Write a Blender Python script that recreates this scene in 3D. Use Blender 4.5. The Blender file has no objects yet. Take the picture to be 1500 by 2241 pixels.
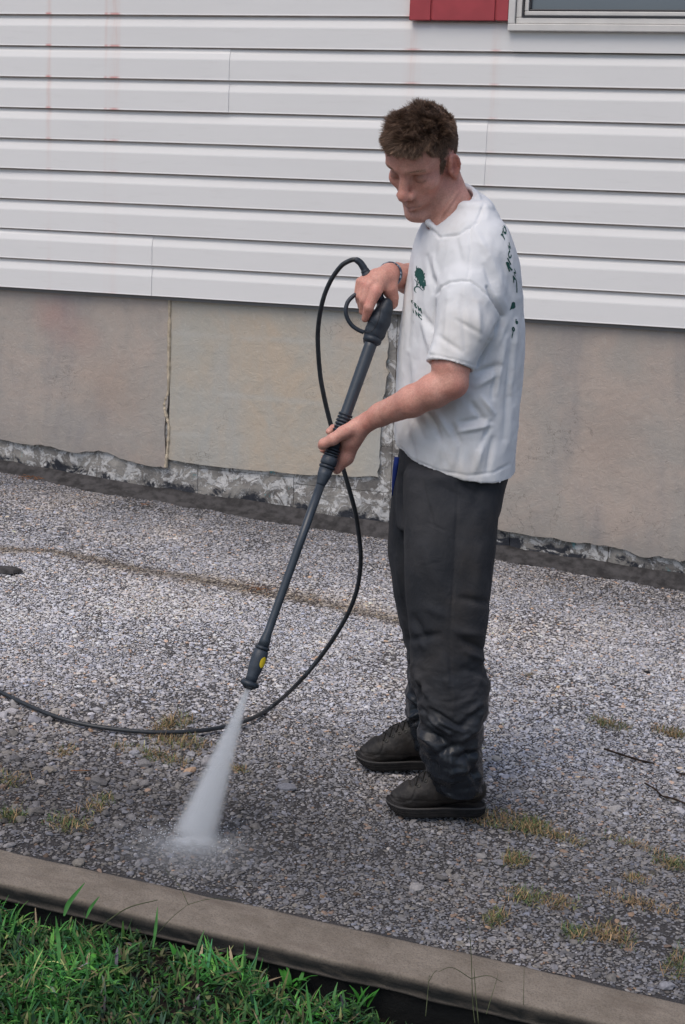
import bpy, bmesh, math, random, time
import numpy as np
from mathutils import Vector, Matrix
from mathutils.bvhtree import BVHTree
T0 = time.time()
random.seed(5); RNG = np.random.default_rng(7)
scene = bpy.context.scene
COL = scene.collection
# ------------------------------------------------------------------ camera
FPX, PIT, YAW, ROL = 3461.28, math.radians(11.8488), math.radians(16.8554), math.radians(2.1333)
IW, IH = 1500.0, 2241.0
HD = np.array([-math.sin(YAW), math.cos(YAW), 0.0])
RT = np.array([math.cos(YAW), math.sin(YAW), 0.0])
FWD = HD*math.cos(PIT) + np.array([0, 0, -math.sin(PIT)])
_u = np.cross(RT, FWD)
CR = math.cos(ROL)*RT + math.sin(ROL)*_u
CU = -math.sin(ROL)*RT + math.cos(ROL)*_u
cam_d = bpy.data.cameras.new('camera'); cam = bpy.data.objects.new('camera', cam_d); COL.objects.link(cam)
cam_d.sensor_fit = 'HORIZONTAL'; cam_d.sensor_width = 36; cam_d.lens = 36*FPX/IW
cam_d.clip_start = .05; cam_d.clip_end = 500
cam.matrix_world = Matrix([[CR[i], CU[i], -FWD[i], 0] for i in range(3)] + [[0, 0, 0, 1]])
scene.camera = cam
# ------------------------------------------------------------------ light
SUN_EL, SUN_AZ = math.radians(58), math.radians(200)     # compass style: 0 = +Y, clockwise
world = bpy.data.worlds.new("World"); scene.world = world; world.use_nodes = True
nt = world.node_tree; nt.nodes.clear()
sky = nt.nodes.new('ShaderNodeTexSky'); sky.sky_type = 'NISHITA'; sky.sun_disc = False
sky.sun_elevation = SUN_EL; sky.sun_rotation = SUN_AZ; sky.air_density = 1.0; sky.dust_density = 2.5; sky.ozone_density = 1.0
bg = nt.nodes.new('ShaderNodeBackground'); bg.inputs[1].default_value = 0.115
wo = nt.nodes.new('ShaderNodeOutputWorld'); nt.links.new(sky.outputs[0], bg.inputs[0]); nt.links.new(bg.outputs[0], wo.inputs[0])
sd = bpy.data.lights.new('sun', 'SUN'); sd.energy = 1.15; sd.angle = math.radians(40); sd.color = (1, .92, .83)
sun = bpy.data.objects.new('sun', sd); COL.objects.link(sun)
_d = Vector((math.sin(SUN_AZ)*math.cos(SUN_EL), math.cos(SUN_AZ)*math.cos(SUN_EL), math.sin(SUN_EL)))
sun.rotation_euler = _d.to_track_quat('Z', 'Y').to_euler()
scene.view_settings.view_transform = 'Standard'; scene.view_settings.look = 'None'
scene.view_settings.exposure = 0.38; scene.view_settings.gamma = 1; scene.view_settings.use_curve_mapping = False
scene.cycles.volume_bounces = 3; scene.cycles.volume_step_rate = 1.0
scene.cycles.max_bounces = 8
# ------------------------------------------------------------------ pixel helpers (photo pixels -> places in the world)
def ray(px, py): return FWD + CR*((px-IW/2)/FPX) - CU*((py-IH/2)/FPX)
GB, GC = -.065, .018
GA = -1.55 - GB*-.87 - GC*3.75
def gz(x, y): return GA + GB*x + GC*y
def ground(px, py, dz=0.0):
    R = ray(px, py); t = (GA+dz)/(R[2]-GB*R[0]-GC*R[1]); return R*t
YW = 6.2247; ZB = -.5051; CRS = .127
def wall(px, py, y=YW):
    R = ray(px, py); return R*(y/R[1])
D0 = 3.84
_f = ray(950, 1740); _f = _f*(D0/(_f@HD))
U0 = float(_f@RT); Z0 = -1.55
MAN_LOC = HD*D0 + RT*U0 + np.array([0, 0, Z0])
def loc(P): P = np.asarray(P); return np.stack([P@RT-U0, P@HD-D0, P[..., 2]-Z0], -1)
def unloc(Q): Q = np.asarray(Q); return (Q[..., :1]+U0)*RT + (Q[..., 1:2]+D0)*HD + (Q[..., 2:3]+Z0)*np.array([0, 0, 1.])
def PM(px, py, w=0.0):
    R = ray(px, py); return loc(R*((D0+w)/(R@HD)))
def mr(px, py, w, r):
    R = ray(px, py); return r*((D0+w)/(R@HD))/FPX
def project(Q):
    P = unloc(Q); z = P@FWD
    return np.stack([IW/2+FPX*(P@CR)/z, IH/2-FPX*(P@CU)/z], -1)
# ------------------------------------------------------------------ object helpers
def tag(o, label=None, cat=None, group=None, kind=None):
    if label: o['label'] = label
    if cat: o['category'] = cat
    if group: o['group'] = group
    if kind: o['kind'] = kind
    return o
def empty(name, at=(0, 0, 0), rz=0, **k):
    o = bpy.data.objects.new(name, None); COL.objects.link(o); o.location = at; o.rotation_euler = (0, 0, rz)
    o.empty_display_size = .1
    return tag(o, **k)
def mesh_from(name, V, F, mat=None, parent=None, smooth=False, col=None, **k):
    me = bpy.data.meshes.new(name)
    V = np.asarray(V, np.float32)
    if isinstance(F, np.ndarray):
        n = F.shape[1]; me.vertices.add(len(V)); me.vertices.foreach_set('co', V.ravel())
        me.loops.add(F.size); me.loops.foreach_set('vertex_index', F.astype(np.int32).ravel())
        me.polygons.add(len(F)); me.polygons.foreach_set('loop_start', np.arange(0, F.size, n, dtype=np.int32))
        me.polygons.foreach_set('loop_total', np.full(len(F), n, np.int32)); me.update(calc_edges=True)
    else:
        me.from_pydata(V.tolist(), [], F)
    if smooth: me.polygons.foreach_set('use_smooth', np.ones(len(me.polygons), bool))
    if col is not None:
        a = me.color_attributes.new('Col', 'FLOAT_COLOR', 'POINT'); c = np.ones((len(V), 4), np.float32); c[:, :3] = col
        a.data.foreach_set('color', c.ravel())
    me.validate() if not isinstance(F, np.ndarray) else None
    me.update()
    o = bpy.data.objects.new(name, me); COL.objects.link(o)
    if mat: me.materials.append(mat)
    if parent: o.parent = parent
    return tag(o, **k)
class MB:
    def __init__(s): s.v = []; s.f = []
    def add(s, V, F):
        n = len(s.v); s.v += [tuple(x) for x in V]; s.f += [tuple(i+n for i in f) for f in F]
    def box(s, a, b):
        x0, y0, z0 = a; x1, y1, z1 = b
        s.add([(x0,y0,z0),(x1,y0,z0),(x1,y1,z0),(x0,y1,z0),(x0,y0,z1),(x1,y0,z1),(x1,y1,z1),(x0,y1,z1)],
              [(0,3,2,1),(4,5,6,7),(0,1,5,4),(1,2,6,5),(2,3,7,6),(3,0,4,7)])
    def tube(s, P, R, n=10, cap=True, flat=None):
        P = np.asarray(P, float); R = np.broadcast_to(np.asarray(R, float), (len(P),))
        T = np.gradient(P, axis=0); T /= np.linalg.norm(T, axis=1)[:, None]+1e-9
        ref = np.array([0, 0, 1.]) if abs(T[0][2]) < .9 else np.array([1., 0, 0])
        N = np.cross(ref, T[0]); N /= np.linalg.norm(N); V = []
        for i in range(len(P)):
            N = N-T[i]*(N@T[i]); N /= np.linalg.norm(N); B = np.cross(T[i], N)
            for k in range(n):
                a = 2*math.pi*k/n; V.append(P[i]+R[i]*(math.cos(a)*N+math.sin(a)*B))
        F = [(i*n+k, i*n+(k+1) % n, (i+1)*n+(k+1) % n, (i+1)*n+k) for i in range(len(P)-1) for k in range(n)]
        if cap: F += [tuple(range(n))[::-1], tuple((len(P)-1)*n+k for k in range(n))]
        s.add(V, F)
    def build(s, name, mat, parent=None, smooth=False, bevel=0, **k):
        o = mesh_from(name, s.v, s.f, mat, parent, smooth, **k)
        if bevel:
            m = o.modifiers.new('bevel', 'BEVEL'); m.width = bevel; m.segments = 2; m.limit_method = 'ANGLE'
        return o
def spline(P, n=8):
    P = np.asarray(P, float); Q = np.vstack([2*P[0]-P[1], P, 2*P[-1]-P[-2]]); out = []
    for i in range(1, len(Q)-2):
        for t in np.linspace(0, 1, n, endpoint=False):
            a, b, c, d = Q[i-1:i+3]
            out.append(.5*((2*b)+(c-a)*t+(2*a-5*b+4*c-d)*t*t+(3*b-3*c+d-a)*t**3))
    out.append(P[-1]); return np.array(out)
# value noise for numpy
def vnoise(P, s, seed=0):
    P = np.asarray(P, float)*s+seed*17.31; I = np.floor(P).astype(np.int64); f = P-I; f = f*f*(3-2*f); r = 0
    for dx in (0, 1):
        for dy in (0, 1):
            for dz in (0, 1):
                h = (I[..., 0]+dx)*374761393+(I[..., 1]+dy)*668265263+(I[..., 2]+dz)*2147483647+seed*144665
                h = (h ^ (h >> 13))*1274126177; h = (h ^ (h >> 16)) & 0xffff
                r = r+h/65535.*(f[..., 0] if dx else 1-f[..., 0])*(f[..., 1] if dy else 1-f[..., 1])*(f[..., 2] if dz else 1-f[..., 2])
    return r*2-1
def fbm(P, s, o=3, seed=0): return sum(vnoise(P, s*2**i, seed+i)*.5**i for i in range(o))
def v3(x, y): return np.stack([x, y, np.zeros_like(x)], -1)
def sst(a, b, x): t = np.clip((x-a)/(b-a), 0, 1); return t*t*(3-2*t)
# ------------------------------------------------------------------ node material helper
class NM:
    def __init__(s, name, rough=.8, spec=.5):
        s.m = bpy.data.materials.new(name); s.m.use_nodes = True; s.t = s.m.node_tree; s.b = s.t.nodes['Principled BSDF']
        s.b.inputs['Roughness'].default_value = rough; s.b.inputs['Specular IOR Level'].default_value = spec; s._g = None
    def n(s, t, **k):
        x = s.t.nodes.new(t)
        for a, v in k.items(): setattr(x, a, v)
        return x
    def set(s, inp, v):
        if isinstance(v, bpy.types.NodeSocket): s.t.links.new(v, inp)
        elif isinstance(v, (tuple, list)) and inp.type == 'RGBA' and len(v) == 3: inp.default_value = (*v, 1)
        else: inp.default_value = v
    def pos(s):
        if s._g is None: s._g = s.n('ShaderNodeNewGeometry')
        return s._g.outputs['Position']
    def obj(s): return s.n('ShaderNodeTexCoord').outputs['Object']
    def scale(s, vec, sc):
        m = s.n('ShaderNodeMapping'); s.set(m.inputs[0], vec); m.inputs[3].default_value = sc; return m.outputs[0]
    def noise(s, scale, detail=4, rough=.55, vec=None, dist=0):
        x = s.n('ShaderNodeTexNoise'); s.set(x.inputs['Vector'], vec or s.pos()); x.inputs['Scale'].default_value = scale
        x.inputs['Detail'].default_value = detail; x.inputs['Roughness'].default_value = rough; x.inputs['Distortion'].default_value = dist
        return x.outputs['Fac']
    def voro(s, scale, feature='F1', out='Distance', vec=None, rand=1):
        x = s.n('ShaderNodeTexVoronoi'); x.feature = feature; s.set(x.inputs['Vector'], vec or s.pos()); x.inputs['Scale'].default_value = scale
        x.inputs['Randomness'].default_value = rand
        return x.outputs[out]
    def ramp(s, f, a, b, c0=0., c1=1.):
        x = s.n('ShaderNodeMapRange'); x.interpolation_type = 'SMOOTHSTEP'; s.set(x.inputs[0], f)
        for i, v in enumerate((a, b, c0, c1)): s.set(x.inputs[i+1], v)
        return x.outputs[0]
    def mix(s, f, a, b, mode='MIX'):
        x = s.n('ShaderNodeMix', data_type='RGBA', blend_type=mode); s.set(x.inputs[0], f); s.set(x.inputs[6], a); s.set(x.inputs[7], b)
        return x.outputs[2]
    def math(s, op, a, b=0., c=0.):
        x = s.n('ShaderNodeMath', operation=op); s.set(x.inputs[0], a); s.set(x.inputs[1], b); s.set(x.inputs[2], c); return x.outputs[0]
    def xyz(s, vec=None):
        x = s.n('ShaderNodeSeparateXYZ'); s.set(x.inputs[0], vec or s.pos()); return x.outputs
    def attr(s, name, inst=False):
        x = s.n('ShaderNodeAttribute'); x.attribute_name = name
        if inst: x.attribute_type = 'INSTANCER'
        return x.outputs['Color']
    def bump(s, h, strength=.3, dist=.01, prev=None):
        x = s.n('ShaderNodeBump'); x.inputs['Strength'].default_value = strength; x.inputs['Distance'].default_value = dist
        s.set(x.inputs['Height'], h)
        if prev: s.set(x.inputs['Normal'], prev)
        s.t.links.new(x.outputs[0], s.b.inputs['Normal']); return x.outputs[0]
    def color(s, c): s.set(s.b.inputs['Base Color'], c)
    def rough(s, c): s.set(s.b.inputs['Roughness'], c)
# ------------------------------------------------------------------ SDF mesher (dense grid + surface nets)
class SDF:
    def __init__(s, lo, hi, h, big=.05):
        s.lo = np.array(lo, float); s.h = h; s.n = np.ceil((np.array(hi)-s.lo)/h).astype(int)+1
        s.F = np.full(s.n, big, np.float32); s.ax = [(s.lo[i]+np.arange(s.n[i])*h).astype(np.float32) for i in range(3)]
    def _sl(s, a, b):
        i0 = np.clip(np.floor((np.array(a)-s.lo)/s.h).astype(int), 0, s.n); i1 = np.clip(np.ceil((np.array(b)-s.lo)/s.h).astype(int)+1, 0, s.n)
        if np.any(i1 <= i0): return None, None
        sl = tuple(slice(i0[k], i1[k]) for k in range(3))
        return sl, (s.ax[0][sl[0]][:, None, None], s.ax[1][sl[1]][None, :, None], s.ax[2][sl[2]][None, None, :])
    def put(s, sl, d, k, sub=False):
        A = s.F[sl]
        if sub: A = -A
        if k > 0:
            hh = np.maximum(k-np.abs(A-d), 0)/k; r = np.minimum(A, d)-hh*hh*k*.25
        else: r = np.minimum(A, d)
        s.F[sl] = -r if sub else r
    def cap(s, a, b, ra, rb, k=.01, sub=False):
        a = np.asarray(a, float); b = np.asarray(b, float); m = max(ra, rb)+.03+k
        sl, G = s._sl(np.minimum(a, b)-m, np.maximum(a, b)+m)
        if sl is None: return
        ba = b-a; q = [G[i]-np.float32(a[i]) for i in range(3)]; l2 = max(float(ba@ba), 1e-12)
        t = np.clip((q[0]*ba[0]+q[1]*ba[1]+q[2]*ba[2])/l2, 0, 1).astype(np.float32)
        d = np.sqrt((q[0]-t*ba[0])**2+(q[1]-t*ba[1])**2+(q[2]-t*ba[2])**2)-(ra+t*(rb-ra))
        s.put(sl, d.astype(np.float32), k, sub)
    def ell(s, c, r, M=None, k=.01, sub=False):
        c = np.asarray(c, float); r = np.asarray(r, float); m = r.max()+.02+k; sl, G = s._sl(c-m, c+m)
        if sl is None: return
        q = [G[i]-np.float32(c[i]) for i in range(3)]
        if M is not None: q = [q[0]*M[i][0]+q[1]*M[i][1]+q[2]*M[i][2] for i in range(3)]
        k0 = np.sqrt(sum((q[i]/r[i])**2 for i in range(3))); k1 = np.sqrt(sum((q[i]/r[i]**2)**2 for i in range(3)))+1e-9
        s.put(sl, (k0*(k0-1)/k1).astype(np.float32), k, sub)
    def chain(s, P, k=.01, k2=None):
        for i in range(len(P)-1): s.cap(P[i][0], P[i+1][0], P[i][1], P[i+1][1], k if i == 0 or k2 is None else k2)
    def stack(s, rows, phi=0., k=.01, p=2.2, over=None):
        """rows: (py, xl, xr, wc, A) silhouettes in photo pixels; A = half breadth across"""
        T = []
        for py, xl, xr, wc, A in rows:
            a = PM(xl, py, wc); b = PM(xr, py, wc); hu = (b[0]-a[0])/2
            sn = math.sin(phi); B = math.sqrt(max(hu*hu-(A*sn)**2, (.35*hu)**2))/math.cos(phi)
            T.append(((a[2]+b[2])/2, (a[0]+b[0])/2, wc, A, B))
        T = np.array(sorted(T)); zz = np.linspace(T[0, 0], T[-1, 0], 160); C = np.array([np.interp(zz, T[:, 0], T[:, i]) for i in range(1, 5)])
        w = 5; K = np.ones(2*w+1)/(2*w+1); C = np.array([np.convolve(np.pad(c, w, 'edge'), K, 'valid') for c in C])
        m = .06; R = max(T[:, 3].max(), T[:, 4].max())
        sl, G = s._sl((T[:, 1].min()-R-m, T[:, 2].min()-R-m, zz[0]-m), (T[:, 1].max()+R+m, T[:, 2].max()+R+m, zz[-1]+m))
        cu, cw, A, B = [np.interp(G[2].ravel(), zz, c).astype(np.float32)[None, None, :] for c in C]
        cs, sn = math.cos(phi), math.sin(phi)
        du, dw = G[0]-cu, G[1]-cw
        f = du*cs+dw*sn; l = -du*sn+dw*cs
        q = (np.abs(f/B)**p+np.abs(l/A)**p)**(1/p)
        d = (q-1)*np.minimum(A, B)
        e = np.maximum(G[2]-zz[-1], zz[0]-G[2])
        d = np.where(e > 0, np.sqrt(np.maximum(d+.02, 0)**2+e**2)-.02, d)
        s.put(sl, d.astype(np.float32), k)
    def mesh(s):
        F = s.F; I = F < 0
        base = I[:-1, :-1, :-1]; diff = np.zeros(base.shape, bool)
        offs = [(i, j, k) for i in (0, 1) for j in (0, 1) for k in (0, 1)]
        nx, ny, nz = F.shape
        for o in offs[1:]: diff |= I[o[0]:nx-1+o[0], o[1]:ny-1+o[1], o[2]:nz-1+o[2]] != base
        C = np.argwhere(diff); vid = np.full(base.shape, -1, np.int32); vid[tuple(C.T)] = np.arange(len(C))
        vals = np.stack([F[C[:, 0]+o[0], C[:, 1]+o[1], C[:, 2]+o[2]] for o in offs], 1); O = np.array(offs, float)
        acc = np.zeros((len(C), 3)); cnt = np.zeros(len(C))
        for a in range(8):
            for b in range(a+1, 8):
                if np.abs(O[a]-O[b]).sum() != 1: continue
                fa, fb = vals[:, a], vals[:, b]; x = (fa < 0) != (fb < 0); t = np.where(x, fa/np.where(x, fa-fb, 1), 0)
                acc += x[:, None]*(O[a]+t[:, None]*(O[b]-O[a])); cnt += x
        V = s.lo+(C+acc/cnt[:, None])*s.h; Q = []
        for ax in range(3):
            sh = [slice(None)]*3; s2 = [slice(None)]*3; sh[ax] = slice(0, -1); s2[ax] = slice(1, None)
            A, B = I[tuple(sh)], I[tuple(s2)]; E = np.argwhere(A != B); ins = A[tuple(E.T)]
            b, c = (ax+1) % 3, (ax+2) % 3
            ok = (E[:, b] > 0) & (E[:, c] > 0) & (E[:, b] < base.shape[b]) & (E[:, c] < base.shape[c]); E = E[ok]; ins = ins[ok]
            def at(db, dc):
                e = E.copy(); e[:, b] += db; e[:, c] += dc; return vid[tuple(e.T)]
            q = np.stack([at(-1, -1), at(0, -1), at(0, 0), at(-1, 0)], 1); q[~ins] = q[~ins][:, ::-1]; Q.append(q)
        return V, np.vstack(Q)
def normals(V, F):
    n = np.cross(V[F[:, 2]]-V[F[:, 0]], V[F[:, 3]]-V[F[:, 1]]); N = np.zeros_like(V)
    for i in range(4):
        for c in range(3): N[:, c] += np.bincount(F[:, i], n[:, c], len(V))
    return N/(np.linalg.norm(N, axis=1)[:, None]+1e-12)
def relax(V, F, it=1, a=.5):
    for _ in range(it):
        S = np.zeros_like(V); c = np.zeros(len(V))
        for i in range(4):
            j = (i+1) % 4
            for x in range(3): S[:, x] += np.bincount(F[:, i], V[F[:, j], x], len(V))
            c += np.bincount(F[:, i], minlength=len(V))
        V = V+(S/np.maximum(c, 1)[:, None]-V)*a
    return V
def strokes(P, S):
    """P Nx2 px; S: (x0,y0,x1,y1,width,amp mm) -> metres"""
    r = np.zeros(len(P))
    for x0, y0, x1, y1, w, a in S:
        A = np.array([x0, y0], float); d = np.array([x1-x0, y1-y0], float); t = np.clip(((P-A)@d)/(d@d), 0, 1)
        q = P-A-t[:, None]*d; r += a*1e-3*np.exp(-((q**2).sum(1))/(w*w))*(.35+.65*np.sin(np.pi*np.clip(t*.9+.05, 0, 1)))
    return r
# ================================================================== MATERIALS
def m_plain(name, c, rough=.7, spec=.5, nz=0, sc=30, metal=0, bump=0):
    M = NM(name, rough, spec); M.b.inputs['Metallic'].default_value = metal
    if nz: M.color(M.mix(M.ramp(M.noise(sc), .3, .7), tuple(x*(1-nz) for x in c), tuple(min(1, x*(1+nz)) for x in c)))
    else: M.color(c)
    if bump: M.bump(M.noise(sc*6), bump, .002)
    return M.m
def m_siding():
    M = NM('vinyl_siding', .5, .4); X = M.xyz(); x, z = X[0], X[2]
    c = M.mix(M.noise(1.3, 3), (.70, .69, .675), (.77, .76, .745))
    c = M.mix(M.ramp(M.noise(60, 3, vec=M.scale(M.pos(), (.15, 1, 1))), .55, .8, 0, .10), c, (.5, .48, .44))
    st = None
    for (px, py, w, a) in ((110, 90, .02, .5), (236, 90, .012, .35), (256, 90, .03, .55), (905, 150, .05, .35), (1078, 300, .03, .3), (112, 300, .02, .2), (250, 300, .05, .25)):
        x0 = float(wall(px, py)[0]); d = M.math('ABSOLUTE', M.math('SUBTRACT', x, x0)); m = M.ramp(d, 0., w, a, 0.)
        st = m if st is None else M.math('ADD', st, m)
    vn = M.ramp(M.noise(3.0, 5, .7, vec=M.scale(M.pos(), (6, 1, .5))), .35, .75, .1, 1)
    fade = M.ramp(z, float(wall(400, 450)[2]), float(wall(400, 60)[2]), .12, 1)
    s = M.math('MULTIPLY', M.math('MULTIPLY', st, vn), fade)
    c = M.mix(s, c, (.62, .33, .25))
    # pink run-off caught on the lap edges
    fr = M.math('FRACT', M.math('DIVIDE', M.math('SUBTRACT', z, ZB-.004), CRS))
    lip = M.math('MULTIPLY', M.ramp(fr, .0, .1, 1, 0), M.math('MINIMUM', M.math('MULTIPLY', M.math('MULTIPLY', st, fade), 1.6), .8))
    c = M.mix(lip, c, (.55, .16, .14))
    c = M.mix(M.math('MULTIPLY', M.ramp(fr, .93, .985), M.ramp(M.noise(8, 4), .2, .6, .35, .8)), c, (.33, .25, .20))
    M.color(c); M.bump(M.noise(7, 3, vec=M.scale(M.pos(), (.3, 1, 1))), .25, .006)
    return M.m
def m_stucco(name, base, warm, cool):
    M = NM(name, .92, .25); n1 = M.noise(3.2, 7, .65, dist=.6); n2 = M.noise(1.5, 6, .6, vec=M.scale(M.pos(), (1.8, 1, .5)), dist=.4)
    c = M.mix(M.ramp(n1, .36, .66), base, warm); c = M.mix(M.ramp(n2, .40, .66, 0, .85), c, cool)
    c = M.mix(M.ramp(M.noise(14, 6, .7), .5, .78, 0, .35), c, tuple(x*.72 for x in base))
    c = M.mix(M.ramp(M.noise(90, 2), .72, .8, 0, .7), c, tuple(x*.35 for x in base))
    c = M.mix(M.ramp(M.noise(55, 2, vec=M.scale(M.pos(), (1, 1, 2))), .72, .78, 0, .5), c, (.55, .54, .5))
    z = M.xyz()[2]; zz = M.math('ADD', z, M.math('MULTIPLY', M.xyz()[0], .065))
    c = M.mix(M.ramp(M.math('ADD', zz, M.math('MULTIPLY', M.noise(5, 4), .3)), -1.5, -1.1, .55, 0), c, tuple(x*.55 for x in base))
    c = M.mix(M.ramp(M.noise(30, 5, .7, dist=1.5), .56, .70, 0, .35), c, tuple(min(.9, x*1.35) for x in base))
    for (px_, py_, r_, a_, c_) in ((115, 690, .16, .45, (.42, .24, .21)), (240, 850, .22, .35, (.36, .26, .2)), (755, 725, .12, .45, (.55, .42, .32)), (1330, 950, .25, .3, (.36, .27, .22)), (180, 740, .12, .3, (.40, .26, .22))):  # stains, except the palest warm blot: low sun painted into the colour
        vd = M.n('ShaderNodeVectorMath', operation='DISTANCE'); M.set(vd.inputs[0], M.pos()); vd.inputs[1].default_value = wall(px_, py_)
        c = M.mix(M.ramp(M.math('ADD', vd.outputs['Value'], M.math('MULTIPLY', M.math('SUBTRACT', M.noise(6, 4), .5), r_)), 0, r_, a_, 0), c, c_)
    crk = M.math('ABSOLUTE', M.math('SUBTRACT', M.noise(2.6, 6, .62, dist=.3), .5)); c = M.mix(M.math('MULTIPLY', M.ramp(crk, 0, .004, 1, 0), M.ramp(M.noise(1.7, 2), .52, .6, 0, .6)), c, tuple(x*.45 for x in base))
    if name == 'pale_stucco':
        for py_ in (742, 872, 965):
            z0_ = float(wall(560, py_)[2]); dd = M.math('ABSOLUTE', M.math('SUBTRACT', M.math('ADD', z, M.math('MULTIPLY', M.noise(4, 3), .03)), z0_+.015)); c = M.mix(M.math('MULTIPLY', M.ramp(dd, 0, .022, .5, 0), M.ramp(M.noise(7, 4), .4, .6)), c, (.47, .46, .42))
    M.color(c)
    b = M.bump(M.noise(22, 8, .7, dist=.4), .55, .010); M.bump(M.noise(300, 2), .25, .001, b)
    return M.m
def m_block():
    M = NM('old_painted_block', .93, .2); z = M.xyz(); 
    c = M.mix(M.ramp(M.noise(9, 5), .35, .65), (.17, .16, .15), (.33, .315, .29))
    pm = M.ramp(M.noise(15, 9, .76, dist=.8), .49, .54); c = M.mix(pm, c, (.56, .555, .545))
    fl = M.ramp(M.noise(70, 6, .7), .52, .6, 0, .6); c = M.mix(fl, c, (.24, .23, .215))
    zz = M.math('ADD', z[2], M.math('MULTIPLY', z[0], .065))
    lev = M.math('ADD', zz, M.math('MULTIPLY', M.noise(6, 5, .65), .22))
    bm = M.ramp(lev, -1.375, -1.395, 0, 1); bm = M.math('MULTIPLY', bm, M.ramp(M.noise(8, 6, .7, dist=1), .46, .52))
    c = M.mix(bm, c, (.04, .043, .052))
    tq = M.math('MULTIPLY', M.ramp(M.noise(16, 6, .7), .62, .66), M.ramp(M.noise(3.1, 2), .5, .6)); c = M.mix(M.math('MULTIPLY', tq, .8), c, (.08, .36, .40))
    M.color(c); b = M.bump(M.noise(45, 6, .7), .7, .008); M.bump(pm, .5, .004, b)
    return M.m
def m_asphalt():
    M = NM('asphalt_binder', .95, .3)
    c = M.mix(M.noise(60, 3), (.028, .027, .028), (.055, .052, .052)); c = M.mix(M.ramp(M.voro(260, out='Distance'), .2, .5), M.attr('Col'), c)
    c = M.mix(M.ramp(M.voro(170, out='Color'), .3, .85, 0, .6), c, M.mix(.5, M.attr('Col'), (.30, .29, .28), 'MULTIPLY'))
    M.color(c)
    b = M.bump(M.voro(170), .6, .004); M.bump(M.noise(400, 2), .4, .001, b); return M.m
def m_stone():
    M = NM('gravel_stone', .9, .3); oi = M.n('ShaderNodeObjectInfo').outputs['Random']
    c = M.attr('col', True); c = M.mix(M.ramp(M.noise(180, 3), .3, .7), M.mix(1, c, (.72, .72, .73), 'MULTIPLY'), c)
    M.color(c); return M.m
def m_kerb():
    M = NM('kerb_concrete', .95, .2)
    c = M.mix(M.ramp(M.noise(11, 8, .7), .3, .7), (.18, .150, .120), (.265, .226, .185)); c = M.mix(M.ramp(M.noise(240, 3), .45, .7, 0, .5), c, (.10, .085, .072))
    c = M.mix(M.ramp(M.noise(7, 4, vec=M.scale(M.pos(), (.5, 3, 1))), .55, .7, 0, .5), c, (.15, .12, .098))
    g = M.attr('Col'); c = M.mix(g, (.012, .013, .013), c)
    M.color(c); b = M.bump(M.noise(40, 6, .65), .6, .008); M.bump(M.noise(300, 3), .8, .002, b); return M.m
def m_col(name, rough=.8, spec=.4, trans=0, nz=0, sc=200, bump=0):
    M = NM(name, rough, spec); c = M.attr('Col')
    if nz: c = M.mix(M.ramp(M.noise(sc, 3), .3, .7, 0, nz), c, M.mix(1, c, (.45, .42, .42), 'MULTIPLY'))
    M.color(c)
    if bump: M.bump(M.noise(sc, 3), bump, .001)
    if trans: M.b.inputs['Subsurface Weight'].default_value = trans; M.b.inputs['Subsurface Radius'].default_value = (.006, .002, .001); M.b.inputs['Subsurface Scale'].default_value = 1
    return M.m
MAT = dict(
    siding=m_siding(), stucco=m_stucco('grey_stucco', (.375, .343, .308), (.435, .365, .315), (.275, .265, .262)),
    stucco2=m_stucco('pale_stucco', (.43, .405, .35), (.49, .41, .32), (.40, .405, .385)), block=m_block(), asphalt=m_asphalt(), stone=m_stone(), kerb=m_kerb(),
    tar=m_plain('tar', (.05, .047, .047), .9, .3, .45, 25, bump=.8), caulk=m_plain('old_caulk', (.46, .39, .29), .85, .3, .25, 40, bump=.4),
    soil=m_plain('soil', (.012, .009, .007), .95, .2, .5, 60, bump=.8), red=m_plain('red_paint', (.36, .05, .06), .55, .4, .08, 12),
    white=m_plain('white_vinyl', (.62, .60, .57), .45, .4, .05, 10), gasket=m_plain('dark_gasket', (.03, .03, .035), .5), under=m_plain('backing', (.2, .2, .2), .9),
    grass=m_col('grass', .6, .3), weed=m_col('weed', .8, .2), skin=m_col('skin', .5, .4, .10, .30, 260, .25),
    hair=m_col('hair', .5, .35), hose=m_plain('hose_rubber', (.018, .022, .027), .45, .5, .3, 50), plastic=m_plain('black_plastic', (.022, .03, .042), .5, .45, .15, 60, bump=.1),
    plastic2=m_plain('grey_plastic', (.035, .045, .06), .5, .45, .15, 60), steel=m_plain('coated_tube', (.035, .045, .058), .38, .5, .1, 40),
    yellow=m_plain('yellow_sticker', (.75, .55, .02), .5), ink=m_plain('green_ink', (.028, .085, .075), .9, .1, .5, 900), leather=m_plain('boot_leather', (.015, .0125, .011), .6, .4, .5, 25, bump=.35),
    sole=m_plain('boot_sole', (.012, .011, .011), .8, .3, .3, 60), lace=m_plain('boot_lace', (.008, .008, .008), .8), eyelet=m_plain('eyelet', (.06, .06, .055), .4, metal=.7), blue=m_plain('blue_cloth', (.012, .03, .17), .8, .3, .2, 30),
    twig=m_plain('twig_bark', (.035, .024, .018), .9, .2, .5, 60), clod=m_plain('dark_clod', (.012, .012, .014), .9), needle=m_plain('dry_litter', (.22, .10, .045), .85, .2, .4, 80),
)
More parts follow.
